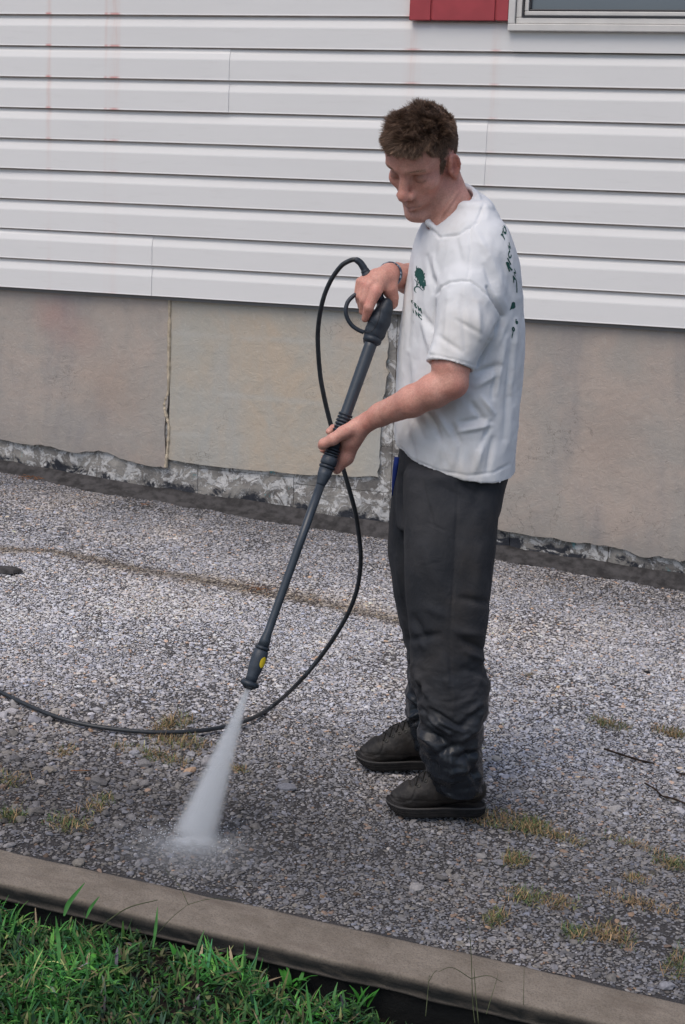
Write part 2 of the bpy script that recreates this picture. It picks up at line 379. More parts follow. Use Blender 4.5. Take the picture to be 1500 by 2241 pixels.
def m_shirt():
    M = NM('shirt_cotton', .95, .15); c = M.mix(M.noise(6, 4), (.66, .67, .685), (.74, .74, .75)); o = M.obj()
    c = M.mix(M.ramp(M.noise(9, 6, .65), .5, .72, 0, .32), c, (.47, .42, .37))
    M.color(c); M._c = c
    for (px, py, w, r, a, cc) in ((972, 1038, -.19, 8, .8, (.16, .12, .08)), (955, 1003, -.18, 5, .7, (.35, .14, .08)), (930, 1000, -.18, 26, .3, (.42, .36, .28)), (1000, 1040, -.2, 30, .3, (.5, .42, .33)), (1015, 735, -.25, 70, .25, (.58, .5, .4)), (960, 870, -.15, 60, .22, (.42, .38, .34)), (1050, 1010, -.15, 30, .25, (.45, .39, .33))):
        P = PM(px, py, w); R = mr(px, py, w, r)
        v = M.n('ShaderNodeVectorMath', operation='DISTANCE'); M.set(v.inputs[0], o); v.inputs[1].default_value = P
        d = M.math('ADD', v.outputs['Value'], M.math('MULTIPLY', M.math('SUBTRACT', M.noise(60 if r < 20 else 20, 4), .5), R*1.6))
        c = M.mix(M.ramp(d, R*.4, R*1.6, a, 0), c, cc)
    M.color(c)
    b = M.bump(M.noise(28, 4), .22, .006); M.bump(M.noise(900, 2), .35, .0006, b); return M.m
def m_trousers():
    M = NM('trouser_cloth', .8, .3); z = M.xyz()[2]
    c = M.mix(M.ramp(M.noise(7, 5, .6), .35, .7), (.021, .023, .028), (.043, .043, .047)); c = M.mix(M.ramp(M.noise(5, 3), .5, .7, 0, .5), c, (.050, .043, .039))
    wet = M.ramp(M.math('ADD', z, M.math('MULTIPLY', M.noise(7, 4), .35)), -1.25, -.85, 1, 0)
    c = M.mix(wet, c, (.012, .015, .020)); M.color(c); M.rough(M.ramp(wet, 0, 1, .85, .27))
    b = M.bump(M.noise(16, 4, .6, dist=.5), .4, .012); M.bump(M.noise(800, 2), .3, .0006, b); return M.m
MAT['midsole'] = m_plain('midsole', (.045, .042, .04), .8); MAT['shirt'] = m_shirt(); MAT['trousers'] = m_trousers()
def m_pane():
    M = NM('window_glass', .08, .6); M.color(M.mix(M.noise(3, 2), (.10, .125, .15), (.13, .155, .18))); return M.m
MAT['pane'] = m_pane()
print('mats', round(time.time()-T0, 1))
# ================================================================== GROUND
TRK = [ground(a, b) for a, b in ((-300, 1180), (0, 1200), (110, 1203), (220, 1225), (330, 1250), (430, 1268), (560, 1290), (760, 1330), (900, 1365))]
def seg_d(x, y, A, B):
    d = np.array([B[0]-A[0], B[1]-A[1]]); t = np.clip(((x-A[0])*d[0]+(y-A[1])*d[1])/(d@d), 0, 1)
    return np.hypot(x-A[0]-t*d[0], y-A[1]-t*d[1])
IMP = ground(425, 1840)
def tint(x, y):
    """brightness and warmth of the surface (dust, wet, wear, painted tree shade) at a ground point"""
    n = fbm(v3(x, y), .9, 3, 3); n2 = fbm(v3(x, y), 4, 3, 9)
    yy = y+.12*n
    b = 1.0+.32*np.exp(-((yy-4.75)/.65)**2)                       # worn pale lane
    b = b*(1-.50*sst(4.25, 3.35, yy-.10*np.clip(x+1, -1, 1)))       # damp, dirtier strip by the kerb, with tree shade painted in
    b = b*(1-.30*sst(5.55, 6.1, yy))                                # grime near the wall
    d = np.min([seg_d(x, y, TRK[i], TRK[i+1]) for i in range(len(TRK)-1)], 0)
    tr = np.exp(-(d/(.055+.03*n2))**2)*sst(-.4, -1.6, x)
    b = b*(1-.55*np.clip(tr, 0, 1))
    b = b*(1+.13*n+.10*n2)
    wetd = np.hypot((x-IMP[0]+.05)/.75, (y-IMP[1])/.30); b = b*(1-.22*sst(1.3, .5, wetd+.2*n2))
    left = sst(-1.2, -2.0, x+.2*n)*sst(4.0, 3.4, y); 
    warm = .04+.35*np.clip(tr, 0, 1)+.12*np.clip(n2, 0, 1)+.10*left
    return np.clip(b, .3, 1.5), warm, left
def ghmap(x, y):
    return .006*fbm(v3(x, y), 1.6, 3, 21)+.0022*fbm(v3(x, y), 14, 2, 5)
def sheet(name, xs, ys, zf, mat, col=None, **k):
    X, Y = np.meshgrid(xs, ys, indexing='ij'); Z = zf(X, Y); V = np.stack([X, Y, Z], -1).reshape(-1, 3); n, m = len(xs), len(ys)
    i = np.arange(n-1)[:, None]*m+np.arange(m-1)[None, :]; F = np.stack([i, i+m, i+m+1, i+1], -1).reshape(-1, 4)
    return mesh_from(name, V, F, mat, None, True, None if col is None else col(V), **k)
xs = np.concatenate([np.linspace(-45, -5, 16)[:-1], np.arange(-5, 1.5, .025), np.linspace(1.5, 40, 16)])
ys = np.concatenate([np.arange(2.925, 6.24, .025), [6.24, 6.4]])
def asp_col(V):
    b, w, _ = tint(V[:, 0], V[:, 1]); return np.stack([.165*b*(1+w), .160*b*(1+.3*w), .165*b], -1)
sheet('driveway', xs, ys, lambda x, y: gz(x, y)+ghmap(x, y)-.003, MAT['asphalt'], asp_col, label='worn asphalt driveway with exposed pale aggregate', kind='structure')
bx = np.array([-150, -45, -12, 9, 40, 150.])
sheet('ground', np.array([-250, -100, -45., -10, 12, 45, 100, 250]), np.array([-250, -60, -20, 0, 3, 6.6, 20, 60, 250.]), lambda x, y: GA+GB*np.clip(x, -45, 40)+GC*np.clip(y, -5, 7)-.45, MAT['soil'], label='surrounding earth beyond the driveway and lawn', kind='structure')
# gravel instanced on computed points
def gravel(name, P, S, R, C, mat, **k):
    me = bpy.data.meshes.new(name); me.vertices.add(len(P)); me.vertices.foreach_set('co', P.astype(np.float32).ravel())
    for nm, arr, ty in (('scl', S, 'FLOAT_VECTOR'), ('rot', R, 'FLOAT_VECTOR')):
        a = me.attributes.new(nm, ty, 'POINT'); a.data.foreach_set('vector', arr.astype(np.float32).ravel())
    a = me.attributes.new('col', 'FLOAT_COLOR', 'POINT'); c = np.ones((len(P), 4), np.float32); c[:, :3] = C; a.data.foreach_set('color', c.ravel())
    o = bpy.data.objects.new(name, me); COL.objects.link(o); me.materials.append(mat)
    g = bpy.data.node_groups.new(name, 'GeometryNodeTree'); g.interface.new_socket('Geometry', in_out='INPUT', socket_type='NodeSocketGeometry'); g.interface.new_socket('Geometry', in_out='OUTPUT', socket_type='NodeSocketGeometry')
    N = g.nodes; L = g.links; gi = N.new('NodeGroupInput'); go = N.new('NodeGroupOutput')
    jn = N.new('GeometryNodeJoinGeometry')
    for q in range(5):
        ic = N.new('GeometryNodeMeshIcoSphere'); ic.inputs['Radius'].default_value = 1; ic.inputs['Subdivisions'].default_value = 2
        sp = N.new('GeometryNodeSetPosition'); L.new(ic.outputs[0], sp.inputs[0])
        po = N.new('GeometryNodeInputPosition'); ad = N.new('ShaderNodeVectorMath'); ad.operation = 'ADD'; ad.inputs[1].default_value = (q*7.3, q*3.1, q*1.7); L.new(po.outputs[0], ad.inputs[0])
        nz = N.new('ShaderNodeTexVoronoi'); nz.inputs['Scale'].default_value = .9; L.new(ad.outputs[0], nz.inputs['Vector'])
        sb = N.new('ShaderNodeMath'); sb.operation = 'MULTIPLY_ADD'; sb.inputs[1].default_value = -.75; sb.inputs[2].default_value = 1.35; L.new(nz.outputs['Distance'], sb.inputs[0])
        ml = N.new('ShaderNodeVectorMath'); ml.operation = 'SCALE'; L.new(po.outputs[0], ml.inputs[0]); L.new(sb.outputs[0], ml.inputs['Scale'])
        L.new(ml.outputs[0], sp.inputs['Position'])
        sm = N.new('GeometryNodeSetMaterial'); sm.inputs['Material'].default_value = mat; L.new(sp.outputs[0], sm.inputs[0])
        gt = N.new('GeometryNodeGeometryToInstance'); L.new(sm.outputs[0], gt.inputs[0]); L.new(gt.outputs[0], jn.inputs[0])
    ip = N.new('GeometryNodeInstanceOnPoints'); L.new(gi.outputs[0], ip.inputs['Points']); L.new(jn.outputs[0], ip.inputs['Instance']); ip.inputs['Pick Instance'].default_value = True
    for nm, s in (('scl', 'Scale'), ('rot', 'Rotation')):
        na = N.new('GeometryNodeInputNamedAttribute'); na.data_type = 'FLOAT_VECTOR'; na.inputs[0].default_value = nm; L.new(na.outputs[0], ip.inputs[s])
    L.new(ip.outputs[0], go.inputs[0]); m = o.modifiers.new('scatter', 'NODES'); m.node_group = g
    return tag(o, **k)
def KE(x): return 3.016+.03*(np.clip(x, -4, 1)+.9)+.006*np.sin(x*31)+.004*np.sin(x*83)
def stone_field():
    PP = []
    def jit(x0, x1, y0, y1, s, keep=1.):
        X, Y = np.meshgrid(np.arange(x0, x1, s), np.arange(y0, y1, s*.92)); X = X+(np.arange(X.shape[0]) % 2)[:, None]*s/2
        X = X.ravel()+RNG.uniform(-.38, .38, X.size)*s; Y = Y.ravel()+RNG.uniform(-.38, .38, Y.size)*s
        m = RNG.random(X.size) < keep; return X[m], Y[m]
    def vis(X, Y, mg=60):
        P = np.stack([X, Y, gz(X, Y)], -1); z = P@FWD; a = IW/2+FPX*(P@CR)/z; b = IH/2-FPX*(P@CU)/z
        return (a > -mg-140) & (a < IW+mg+140) & (b < IH+mg) & (z > 0)
    X, Y = jit(-4.6, 1.0, 2.93, 6.20, .0080); m = vis(X, Y) & (Y > KE(X)) & (RNG.random(len(X)) < .97+.38*fbm(v3(X, Y), 3.3, 3, 71)+.18*fbm(v3(X, Y), 14, 2, 72)); X, Y = X[m], Y[m]; n = len(X)
    r = .0035*np.exp(RNG.normal(0, .32, n)); r = np.clip(r, .0018, .009); h = RNG.uniform(.26, .42, n)
    rows = [(X, Y, r, h, np.full(n, -.15))]
    X, Y = jit(-4.6, 1.0, 3.05, 6.0, .030, .6); m = vis(X, Y); X, Y = X[m], Y[m]; n = len(X)
    rows.append((X, Y, RNG.uniform(.005, .0095, n), RNG.uniform(.3, .5, n), np.full(n, .0)))
    X, Y = jit(-7.5, 3.5, 2.93, 6.2, .0145); m = ~vis(X, Y) & (Y > KE(X)); X, Y = X[m], Y[m]; n = len(X)
    rows.append((X, Y, np.clip(.0066*np.exp(RNG.normal(0, .3, n)), .003, .014), RNG.uniform(.3, .5, n), np.full(n, -.15)))
    # looser, larger pebbles at the left by the kerb and around the weeds on the right
    X, Y = jit(-3.0, .6, 2.94, 4.1, .019, .8); m = vis(X, Y) & (Y > KE(X))
    _, _, lf = tint(X, Y); rt = .35*np.clip(fbm(v3(X, Y), 2.2, 3, 44), 0, 1)*(X > -1.2); m &= RNG.random(len(X)) < np.clip(lf*1.0+rt, 0, .95)*np.clip(.55+fbm(v3(X, Y), 3, 2, 12), .1, 1); X, Y = X[m], Y[m]; n = len(X)
    rows.append((X, Y, np.clip(.0082*np.exp(RNG.normal(0, .38, n)), .005, .021), RNG.uniform(.4, .75, n), np.full(n, .3)))
    X = np.concatenate([a[0] for a in rows]); Y = np.concatenate([a[1] for a in rows]); r = np.concatenate([a[2] for a in rows]); h = np.concatenate([a[3] for a in rows]); up = np.concatenate([a[4] for a in rows])
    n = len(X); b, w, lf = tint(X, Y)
    S = np.stack([r*RNG.uniform(.85, 1.35, n), r*RNG.uniform(.75, 1.05, n), r*h], -1)
    Z = gz(X, Y)+ghmap(X, Y)-.003+S[:, 2]*up+.0012
    R = np.stack([RNG.normal(0, .18, n), RNG.normal(0, .18, n), RNG.uniform(0, 6.28, n)], -1)
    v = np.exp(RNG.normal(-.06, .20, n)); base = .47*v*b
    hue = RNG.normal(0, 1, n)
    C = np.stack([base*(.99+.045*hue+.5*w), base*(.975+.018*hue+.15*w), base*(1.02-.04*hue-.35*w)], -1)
    br = RNG.random(n) < .035; C[br] *= np.array([1.25, .92, .68]); dk = RNG.random(n) < .09; C[dk] *= .55; wh = RNG.random(n) < .03; C[wh] *= 1.35
    print('stones', n)
    gravel('gravel', np.stack([X, Y, Z], -1), S, R, np.clip(C, .01, .75), MAT['stone'], label='fine crushed stone bedded in the worn asphalt driveway', kind='stuff')
stone_field()
# ================================================================== HOUSE
house = empty('house', (0, YW, 0), label='house wall with white vinyl siding above a patched grey stucco foundation', cat='house')
def P0(name, mb_v, f, mat, parent=house, **k):
    V = np.array(mb_v, float); V[:, 1] -= YW; return mesh_from(name, V, f, mat, parent, **k)
HX0, HX1 = -9.0, 7.0
wl = float(wall(1116, 68)[0]); wb = float(wall(1116, 69)[2])
def panel(x0, x1, i0, n=2, lap=0.0):
    """courses counted upward from the bottom lip; i0 = first course"""
    prof = []
    for c in range(n):
        z = ZB+(i0+c)*CRS; o = -.0032*lap
        prof += [(-.0165+o, z-.005), (-.0178+o, z-.0035), (-.0168+o, z+.002), (-.0160+o, z+.074), (-.0152+o, z+.079), (-.009+o, z+.100), (-.0045+o, z+.108), (-.003+o, z+.1205)]
    V = []; F = []; k = len(prof)
    nx = max(2, int((x1-x0)/.25)); xs_ = np.linspace(x0, x1, nx)
    for j, x in enumerate(xs_):
        for (y, z) in prof:
            wv = .0012*math.sin(x*2.1+i0*1.7)+.0008*math.sin(x*5.3+i0)
            V.append((x, YW+y+wv, z))
    for j in range(nx-1):
        for i in range(k-1): F.append((j*k+i, (j+1)*k+i, (j+1)*k+i+1, j*k+i+1))
    for e_, j_ in ((0, 0), (nx-1, 1)):
        b_ = len(V)
        for i in range(k): V.append((xs_[e_], YW+.0015, prof[i][1]))
        for i in range(k-1): F.append((e_*k+i, e_*k+i+1, b_+i+1, b_+i) if j_ else (e_*k+i+1, e_*k+i, b_+i, b_+i+1))
    m = len(V)
    # back edge so the lip has thickness
    for x in xs_: V.append((x, YW-.003, ZB+i0*CRS-.006))
    for j in range(nx-1): F.append((m+j, m+j+1, (j+1)*k, j*k))
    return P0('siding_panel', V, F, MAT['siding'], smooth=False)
rows = {0: [float(wall(336, 580)[0])], 4: [float(wall(1066, 330)[0])], 6: [float(wall(505, 180)[0])], 2: [-5.1, -.95+.02], 8: [-3.9], 10: [-4.6], 12: [-3.2], 14: [-5.5], 16: [-4.2], 18: [-3]}
rows[2] = [-4.9, 1.3]
for i0, seams in rows.items():
    xsn = [HX0]+sorted(seams)+[sorted(seams)[-1]+3.66, HX1]
    xsn = sorted(set(xsn))
    for j in range(len(xsn)-1):
        a, b = xsn[j], xsn[j+1]; lap = 1 if j % 2 == 0 else 0
        a_ = a-(.03 if not lap else 0); 
        top = ZB+(i0+2)*CRS
        if top > wb+.02 and ZB+i0*CRS < wb+1.4:      # beside the window
            if a < wl+.02: panel(a_, min(b, wl+.02), i0, 2, lap)
            if b > wl+1.2: panel(max(a, wl+1.2), b, i0, 2, lap)
        else: panel(a_, b, i0, 2, lap)
# short course left below the window sill
iw = int((wb-ZB)/CRS)
k0 = iw-(iw % 2)
for i in range(k0, iw+1): 
    z1 = ZB+(i+1)*CRS
    V = [(wl+.02, YW-.0195, ZB+i*CRS-.005), (wl+1.2, YW-.0195, ZB+i*CRS-.005), (wl+1.2, YW-.018, min(ZB+i*CRS+.078, wb+.03)), (wl+.02, YW-.018, min(ZB+i*CRS+.078, wb+.03)), (wl+1.2, YW-.003, min(z1-.006, wb+.05)), (wl+.02, YW-.003, min(z1-.006, wb+.05))]
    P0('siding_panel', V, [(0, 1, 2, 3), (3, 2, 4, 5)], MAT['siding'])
mb = MB(); mb.box((HX0, YW+.002, ZB-.02), (HX1, YW+.1, ZB+20*CRS)); P0('sheathing', mb.v, mb.f, MAT['under'])
mb = MB(); mb.box((HX0, YW+.1, -1.9), (HX1, YW+5, ZB+20*CRS)); P0('house_body', mb.v, mb.f, MAT['under'])
# shutter
sx0 = float(wall(897, 30, YW-.04)[0]); sx1 = float(wall(1113, 30, YW-.04)[0]); sz = float(wall(1000, 44, YW-.04)[2])
sh = empty('shutter', (0, 0, 0)); sh.parent = house
def sub_box(name, a, b, mat, parent, bevel=.002):
    m = MB(); m.box((a[0], a[1]-YW, a[2]), (b[0], b[1]-YW, b[2])); return m.build(name, mat, parent, bevel=bevel)
w_ = sx1-sx0
for a, b in ((0, .215), (.235, .865), (.885, 1)): sub_box('board', (sx0+a*w_, YW-.045, sz), (sx0+b*w_, YW-.018, sz+1.3), MAT['red'], sh)
sub_box('batten', (sx0+.004, YW-.038, sz+.003), (sx1-.004, YW-.017, sz+1.29), MAT['red'], sh)
# window
wn = empty('window', (0, 0, 0)); wn.parent = house
WX1 = wl+1.2
def ring(name, x0, x1, z0, z1, wd, y0, y1, mat, bev=.003):
    m = MB()
    for a, b in (((x0, y0, z0), (x1, y1, z0+wd)), ((x0, y0, z0+wd), (x0+wd, y1, z1-wd)), ((x1-wd, y0, z0+wd), (x1, y1, z1-wd)), ((x0, y0, z1-wd), (x1, y1, z1))):
        m.box((a[0], a[1]-YW, a[2]), (b[0], b[1]-YW, b[2]))
    return m.build(name, mat, wn, bevel=bev)
t = .026
ring('trim', wl, WX1+.03, wb, wb+1.25, t, YW-.045, YW+.0, MAT['white'])
ring('frame', wl+t+.002, WX1+.03-t, wb+t+.002, wb+1.22, .022, YW-.032, YW+.01, MAT['white'])
ring('gasket', wl+t+.025, WX1-.02, wb+t+.025, wb+1.19, .006, YW-.034, YW+.01, MAT['gasket'], 0)
ring('sash', wl+t+.032, WX1-.03, wb+t+.032, wb+1.18, .016, YW-.026, YW+.012, MAT['white'])
ring('screen_frame', wl+t+.049, WX1-.05, wb+t+.049, wb+1.16, .008, YW-.018, YW+.01, MAT['gasket'])
sub_box('pane', (wl+.06, YW-.008, wb+.06), (WX1-.04, YW+.0, wb+1.15), MAT['pane'], wn, 0)
# foundation
def wp(px, py, y=YW): q = wall(px, py, y); return (float(q[0]), float(q[2]))
def slab(name, outline, y0, th, mat, edge_noise=0., parent=house, step=.02, **k):
    """thick wall patch with ragged outline, outline = (x,z) corner list, noisy where marked"""
    pts = []
    for i in range(len(outline)):
        a = np.array(outline[i][:2]); b = np.array(outline[(i+1) % len(outline)][:2]); e = outline[i][2] if len(outline[i]) > 2 else 0
        n = max(1, int(np.linalg.norm(b-a)/step)) if e else 1; nr = np.array([-(b-a)[1], (b-a)[0]]); nr /= np.linalg.norm(nr)+1e-9
        for j in range(n):
            p = a+(b-a)*j/n
            if e: p = p+nr*e*float(vnoise(np.array([p[0]*14, 3.1, p[1]*14]), 1, 3)+.5*vnoise(np.array([p[0]*50, 3.1, p[1]*50]), 1, 4))
            pts.append(p)
    n = len(pts); V = [(p[0], y0, p[1]) for p in pts]+[(p[0], y0+th, p[1]) for p in pts]
    F = [tuple(range(n)), tuple(range(2*n-1, n-1, -1))]+[(i, n+i, n+(i+1) % n, (i+1) % n) for i in range(n)]
    o = P0(name, V, F, mat, parent, **k)
    return o
zt = ZB+.01
yS = YW+.018
L = [(-9, zt), wp(-40, 955, yS)+(.0,), ]
A = lambda *q: [wp(a, b, yS)+(e,) for a, b, e in q]
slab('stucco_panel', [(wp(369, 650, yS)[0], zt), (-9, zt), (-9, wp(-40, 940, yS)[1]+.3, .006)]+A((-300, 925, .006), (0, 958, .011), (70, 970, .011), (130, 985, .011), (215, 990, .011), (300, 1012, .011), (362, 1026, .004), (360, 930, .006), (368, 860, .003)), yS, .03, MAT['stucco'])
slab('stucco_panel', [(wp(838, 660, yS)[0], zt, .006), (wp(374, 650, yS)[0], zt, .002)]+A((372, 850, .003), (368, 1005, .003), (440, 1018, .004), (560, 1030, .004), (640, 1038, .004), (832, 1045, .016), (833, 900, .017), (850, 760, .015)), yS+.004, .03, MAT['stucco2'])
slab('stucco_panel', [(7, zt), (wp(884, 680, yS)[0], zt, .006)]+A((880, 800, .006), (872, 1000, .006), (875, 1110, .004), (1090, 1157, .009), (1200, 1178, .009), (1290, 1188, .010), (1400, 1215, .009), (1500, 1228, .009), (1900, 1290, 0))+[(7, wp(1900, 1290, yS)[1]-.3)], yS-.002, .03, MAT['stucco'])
# caulked joint strip
cp = [(372, 655, 3.5), (371, 720, 4.5), (370, 800, 4.5), (368, 858, 3), (361, 880, 4), (363, 905, 4), (370, 935, 3.5), (367, 985, 4), (363, 1022, 5)]
mb = MB(); P = spline([[*wall(a, b, yS+.004)] for a, b, r in cp], 5); R = np.interp(np.linspace(0, 8, len(P)), range(9), [mr(a, b, 2.4, r) for a, b, r in cp]); mb.tube(P, R*(1+.25*RNG.normal(0, 1, len(P)).clip(-1, 1)), 7); P0('joint_strip', mb.v, mb.f, MAT['caulk'])
# base course of old blocks
jx = [-9, -5.6]+[float(wall(a, 1060)[0]) for a in (-330, 20, 425, 637, 850)]+[float(wall(a, 1200)[0]) for a in (1110, 1330, 1560)]+[.8, 1.6, 7]
for i in range(len(jx)-1):
    a, b = jx[i]+.0012, jx[i+1]-.0012
    for z0, z1 in ((gz((a+b)/2, YW)-.3, gz((a+b)/2, YW)+.165), (gz((a+b)/2, YW)+.167, gz((a+b)/2, YW)+.36), (gz((a+b)/2, YW)+.362, ZB-.004)):
        nx = max(2, int((b-a)/.03)); nz = max(2, int((z1-z0)/.03)); X, Z = np.meshgrid(np.linspace(a, b, nx), np.linspace(z0, z1, nz), indexing='ij')
        Q = np.stack([X, Z*0, Z], -1); Y = YW+.036+.006*fbm(Q, 9, 3, 2)-.006*vnoise(Q, 30, 8)
        ed = np.minimum(np.minimum(X-a, b-X), np.minimum(Z-z0, z1-Z)); Y = Y+.004*(ed < .004)
        V = np.stack([X, Y, Z], -1).reshape(-1, 3); V = np.vstack([V, [(a, YW+.12, z0), (b, YW+.12, z0), (b, YW+.12, z1), (a, YW+.12, z1)]]); m = nx*nz
        F = [(p*nz+q, (p+1)*nz+q, (p+1)*nz+q+1, p*nz+q+1) for p in range(nx-1) for q in range(nz-1)]
        F += [tuple(p*nz for p in range(nx))[::-1]+(m, m+1), tuple(p*nz+nz-1 for p in range(nx))+(m+2, m+3), tuple(range(nz))+(m+3, m), tuple((nx-1)*nz+q for q in range(nz))[::-1]+(m+1, m+2)]
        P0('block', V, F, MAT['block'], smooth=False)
# tar fillet along the foot of the wall
V = []; F = []; xx = np.arange(-9, 7, .03)
for i, x in enumerate(xx):
    n1 = float(fbm(np.array([x, 0, 0.]), 3, 4, 31)); n2 = float(fbm(np.array([x, 0, 0.]), 4, 4, 37)); g = gz(x, YW)
    V += [(x, YW+.05, g+.048+.012*n1), (x, YW+.024, g+.042+.012*n1), (x, YW+.005, g+.026+.006*n2), (x, YW-.02+.015*n2, g+.014), (x, YW-.06+.035*n2, g-.002)]
for i in range(len(xx)-1):
    for k in range(4): F.append((i*5+k, i*5+k+1, (i+1)*5+k+1, (i+1)*5+k))
mesh_from('tar_fillet', V, F, MAT['tar'], smooth=True, label='black tar fillet along the foot of the foundation', kind='structure')
print('house', round(time.time()-T0, 1))
# ================================================================== KERB AND LAWN
def kerb():
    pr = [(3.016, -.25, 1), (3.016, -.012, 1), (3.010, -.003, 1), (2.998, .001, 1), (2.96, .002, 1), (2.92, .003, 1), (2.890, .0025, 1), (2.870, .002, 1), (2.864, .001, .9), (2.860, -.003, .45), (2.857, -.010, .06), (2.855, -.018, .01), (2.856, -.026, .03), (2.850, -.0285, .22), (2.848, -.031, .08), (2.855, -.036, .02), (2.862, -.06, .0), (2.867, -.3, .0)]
    xx = np.concatenate([np.linspace(-40, -4, 20)[:-1], np.arange(-4, 1.5, .02), np.linspace(1.5, 40, 20)]); V = []; C = []
    for x in xx:
        for i, (y, z, c) in enumerate(pr):
            n = float(vnoise(np.array([x*9, y*9, 0.]), 1, 2)); n2 = float(vnoise(np.array([x*40, i*3., 0.]), 1, 5))
            n3 = float(vnoise(np.array([x*90, i*7., 0.]), 1, 9)); kr = .03*(min(max(x, -4), 1)+.9)
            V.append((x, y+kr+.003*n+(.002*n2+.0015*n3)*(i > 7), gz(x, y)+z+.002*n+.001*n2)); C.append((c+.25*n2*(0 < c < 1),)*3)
    k = len(pr); F = [(i*k+j, (i+1)*k+j, (i+1)*k+j+1, i*k+j+1) for i in range(len(xx)-1) for j in range(k-1)]
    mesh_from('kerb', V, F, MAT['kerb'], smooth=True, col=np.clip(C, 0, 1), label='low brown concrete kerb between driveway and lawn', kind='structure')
kerb()
def lawn_z(x, y):
    e = LE(x)-y           # distance in from the grass edge
    return gz(x, 2.86)-.11+.065*sst(-.03, .06, e)+.02*fbm(v3(x, y), 4, 3, 6)+GC*(y-2.86)
def LE(x): return np.interp(x, [-3, -1.7, -1.35, -1.1, -.9, -.7, -.5, .3], [2.86, 2.86, 2.855, 2.84, 2.812, 2.785, 2.73, 2.5])+.012*np.sin(x*9)+.012*np.sin(x*23+1)
sheet('lawn_soil', np.concatenate([np.linspace(-45, -3, 12)[:-1], np.arange(-3, 1, .03), np.linspace(1, 40, 12)]), np.concatenate([np.linspace(-40, 1.8, 12)[:-1], np.arange(1.8, 2.9, .03)]), lawn_z, MAT['soil'], label='dark bare soil under the lawn and in the gap by the kerb', kind='structure')
def blades(B, name, mat, **k):
    """B: arrays root(n,3), dir(n,2 azimuth unit), len, width, lean, col(n,3), seg -> one mesh"""
    root, az, ln, wd, lean, col, curl = B; n = len(ln); sg = 4; V = np.zeros((n, (sg+1)*2, 3)); d = np.stack([np.cos(az), np.sin(az), 0*az], -1); sd_ = np.stack([-np.sin(az), np.cos(az), 0*az], -1)
    p = root.copy(); a = lean.copy()
    for i in range(sg+1):
        t = i/sg; w = wd*(1-.9*t**2.2)*(.55+.9*t if t < .4 else .91)
        V[:, i*2] = p-sd_*w[:, None]; V[:, i*2+1] = p+sd_*w[:, None]+np.array([0, 0, .0])
        st = ln/sg; p = p+(d*np.sin(a)[:, None]+np.array([0, 0, 1.])*np.cos(a)[:, None])*st[:, None]; a = a+curl
    b = np.arange(n)[:, None]*(sg+1)*2; F = np.concatenate([np.stack([b+2*i, b+2*i+1, b+2*i+3, b+2*i+2], -1).reshape(-1, 4) for i in range(sg)])
    C = np.repeat(col, (sg+1)*2, 0).reshape(n, -1, 3)
    return mesh_from(name, V.reshape(-1, 3), F, mat, None, True, C.reshape(-1, 3), **k)
def lawn():
    n = 60000; X = RNG.uniform(-2.6, .1, n); Y = RNG.uniform(2.05, 2.86, n); e = LE(X)-Y+.02*fbm(v3(X, Y), 12, 2, 3)
    dens = np.clip(.75+.5*fbm(v3(X, Y), 5, 2, 8), .2, 1)*sst(-.01, .04, e); m = (RNG.random(n) < dens); X, Y, e = X[m], Y[m], e[m]; n = len(X)
    P = np.stack([X, Y, lawn_z(X, Y)], -1); cl = fbm(v3(X, Y), 7, 2, 40)
    az = RNG.uniform(0, 6.28, n); ln = RNG.uniform(.018, .056, n)*(1+.4*cl); wd = RNG.uniform(.0013, .0050, n); lean = RNG.uniform(.15, 1.35, n)+.3*np.clip(cl, 0, 1); cu = RNG.uniform(-.1, .5, n)
    g = np.exp(RNG.normal(-.15, .45, n)+.5*cl); c = np.stack([.034*g, .108*g*(1+.3*cl), .026*g], -1); hl_ = RNG.random(n) < .16; c[hl_] = np.stack([.075*g, .20*g, .035*g], -1)[hl_]
    yl = RNG.random(n) < .17; c[yl] = np.array([.11, .12, .045])*g[yl][:, None]; dr = RNG.random(n) < .05; c[dr] = np.array([.17, .13, .08])*g[dr][:, None]
    bl = RNG.random(n) < .15; c[bl] = c[bl]*np.array([.7, .85, 1.6])
    # broad short leaves mixed in
    m2 = RNG.random(n) < .24; wd[m2] = RNG.uniform(.005, .0115, m2.sum()); ln[m2] *= .55; lean[m2] += .4; c[m2] *= np.array([.8, 1.15, .8])
    blades((P, az, ln, wd, lean, c, cu), 'grass', MAT['grass'], label='lush unmown green grass and clover-like weeds beside the kerb', kind='stuff')
lawn()
def broad_plant(px, py, n, ln, w, label, dz=-.065):
    q = ground(px, py, dz); r = np.repeat(np.array([[q[0], q[1], q[2]-.0]]), n, 0)+RNG.normal(0, .008, (n, 3))*[1, 1, 0]
    g = RNG.uniform(.8, 1.3, n); c = np.stack([.035*g, .16*g, .02*g], -1)
    o = blades((r-np.array([q[0], q[1], q[2]]), RNG.uniform(0, 6.28, n), RNG.uniform(.7, 1.1, n)*ln, RNG.uniform(.8, 1.2, n)*w, RNG.uniform(.3, .8, n), c, RNG.uniform(.1, .35, n)), 'broadleaf_weed', MAT['grass'], label=label, cat='weed')
    o.location = q
broad_plant(410, 2140, 9, .07, .014, 'broad bright green leaf clump at the lawn edge beneath the kerb middle')
broad_plant(25, 1990, 14, .07, .006, 'upright light green blades at the far left lawn edge touching the kerb')
broad_plant(640, 2165, 12, .055, .006, 'small toothed bright green weed right of the broad leaf clump')
broad_plant(790, 2200, 10, .05, .006, 'low bright green weed at the right end of the lawn by the dark gap', -.07)
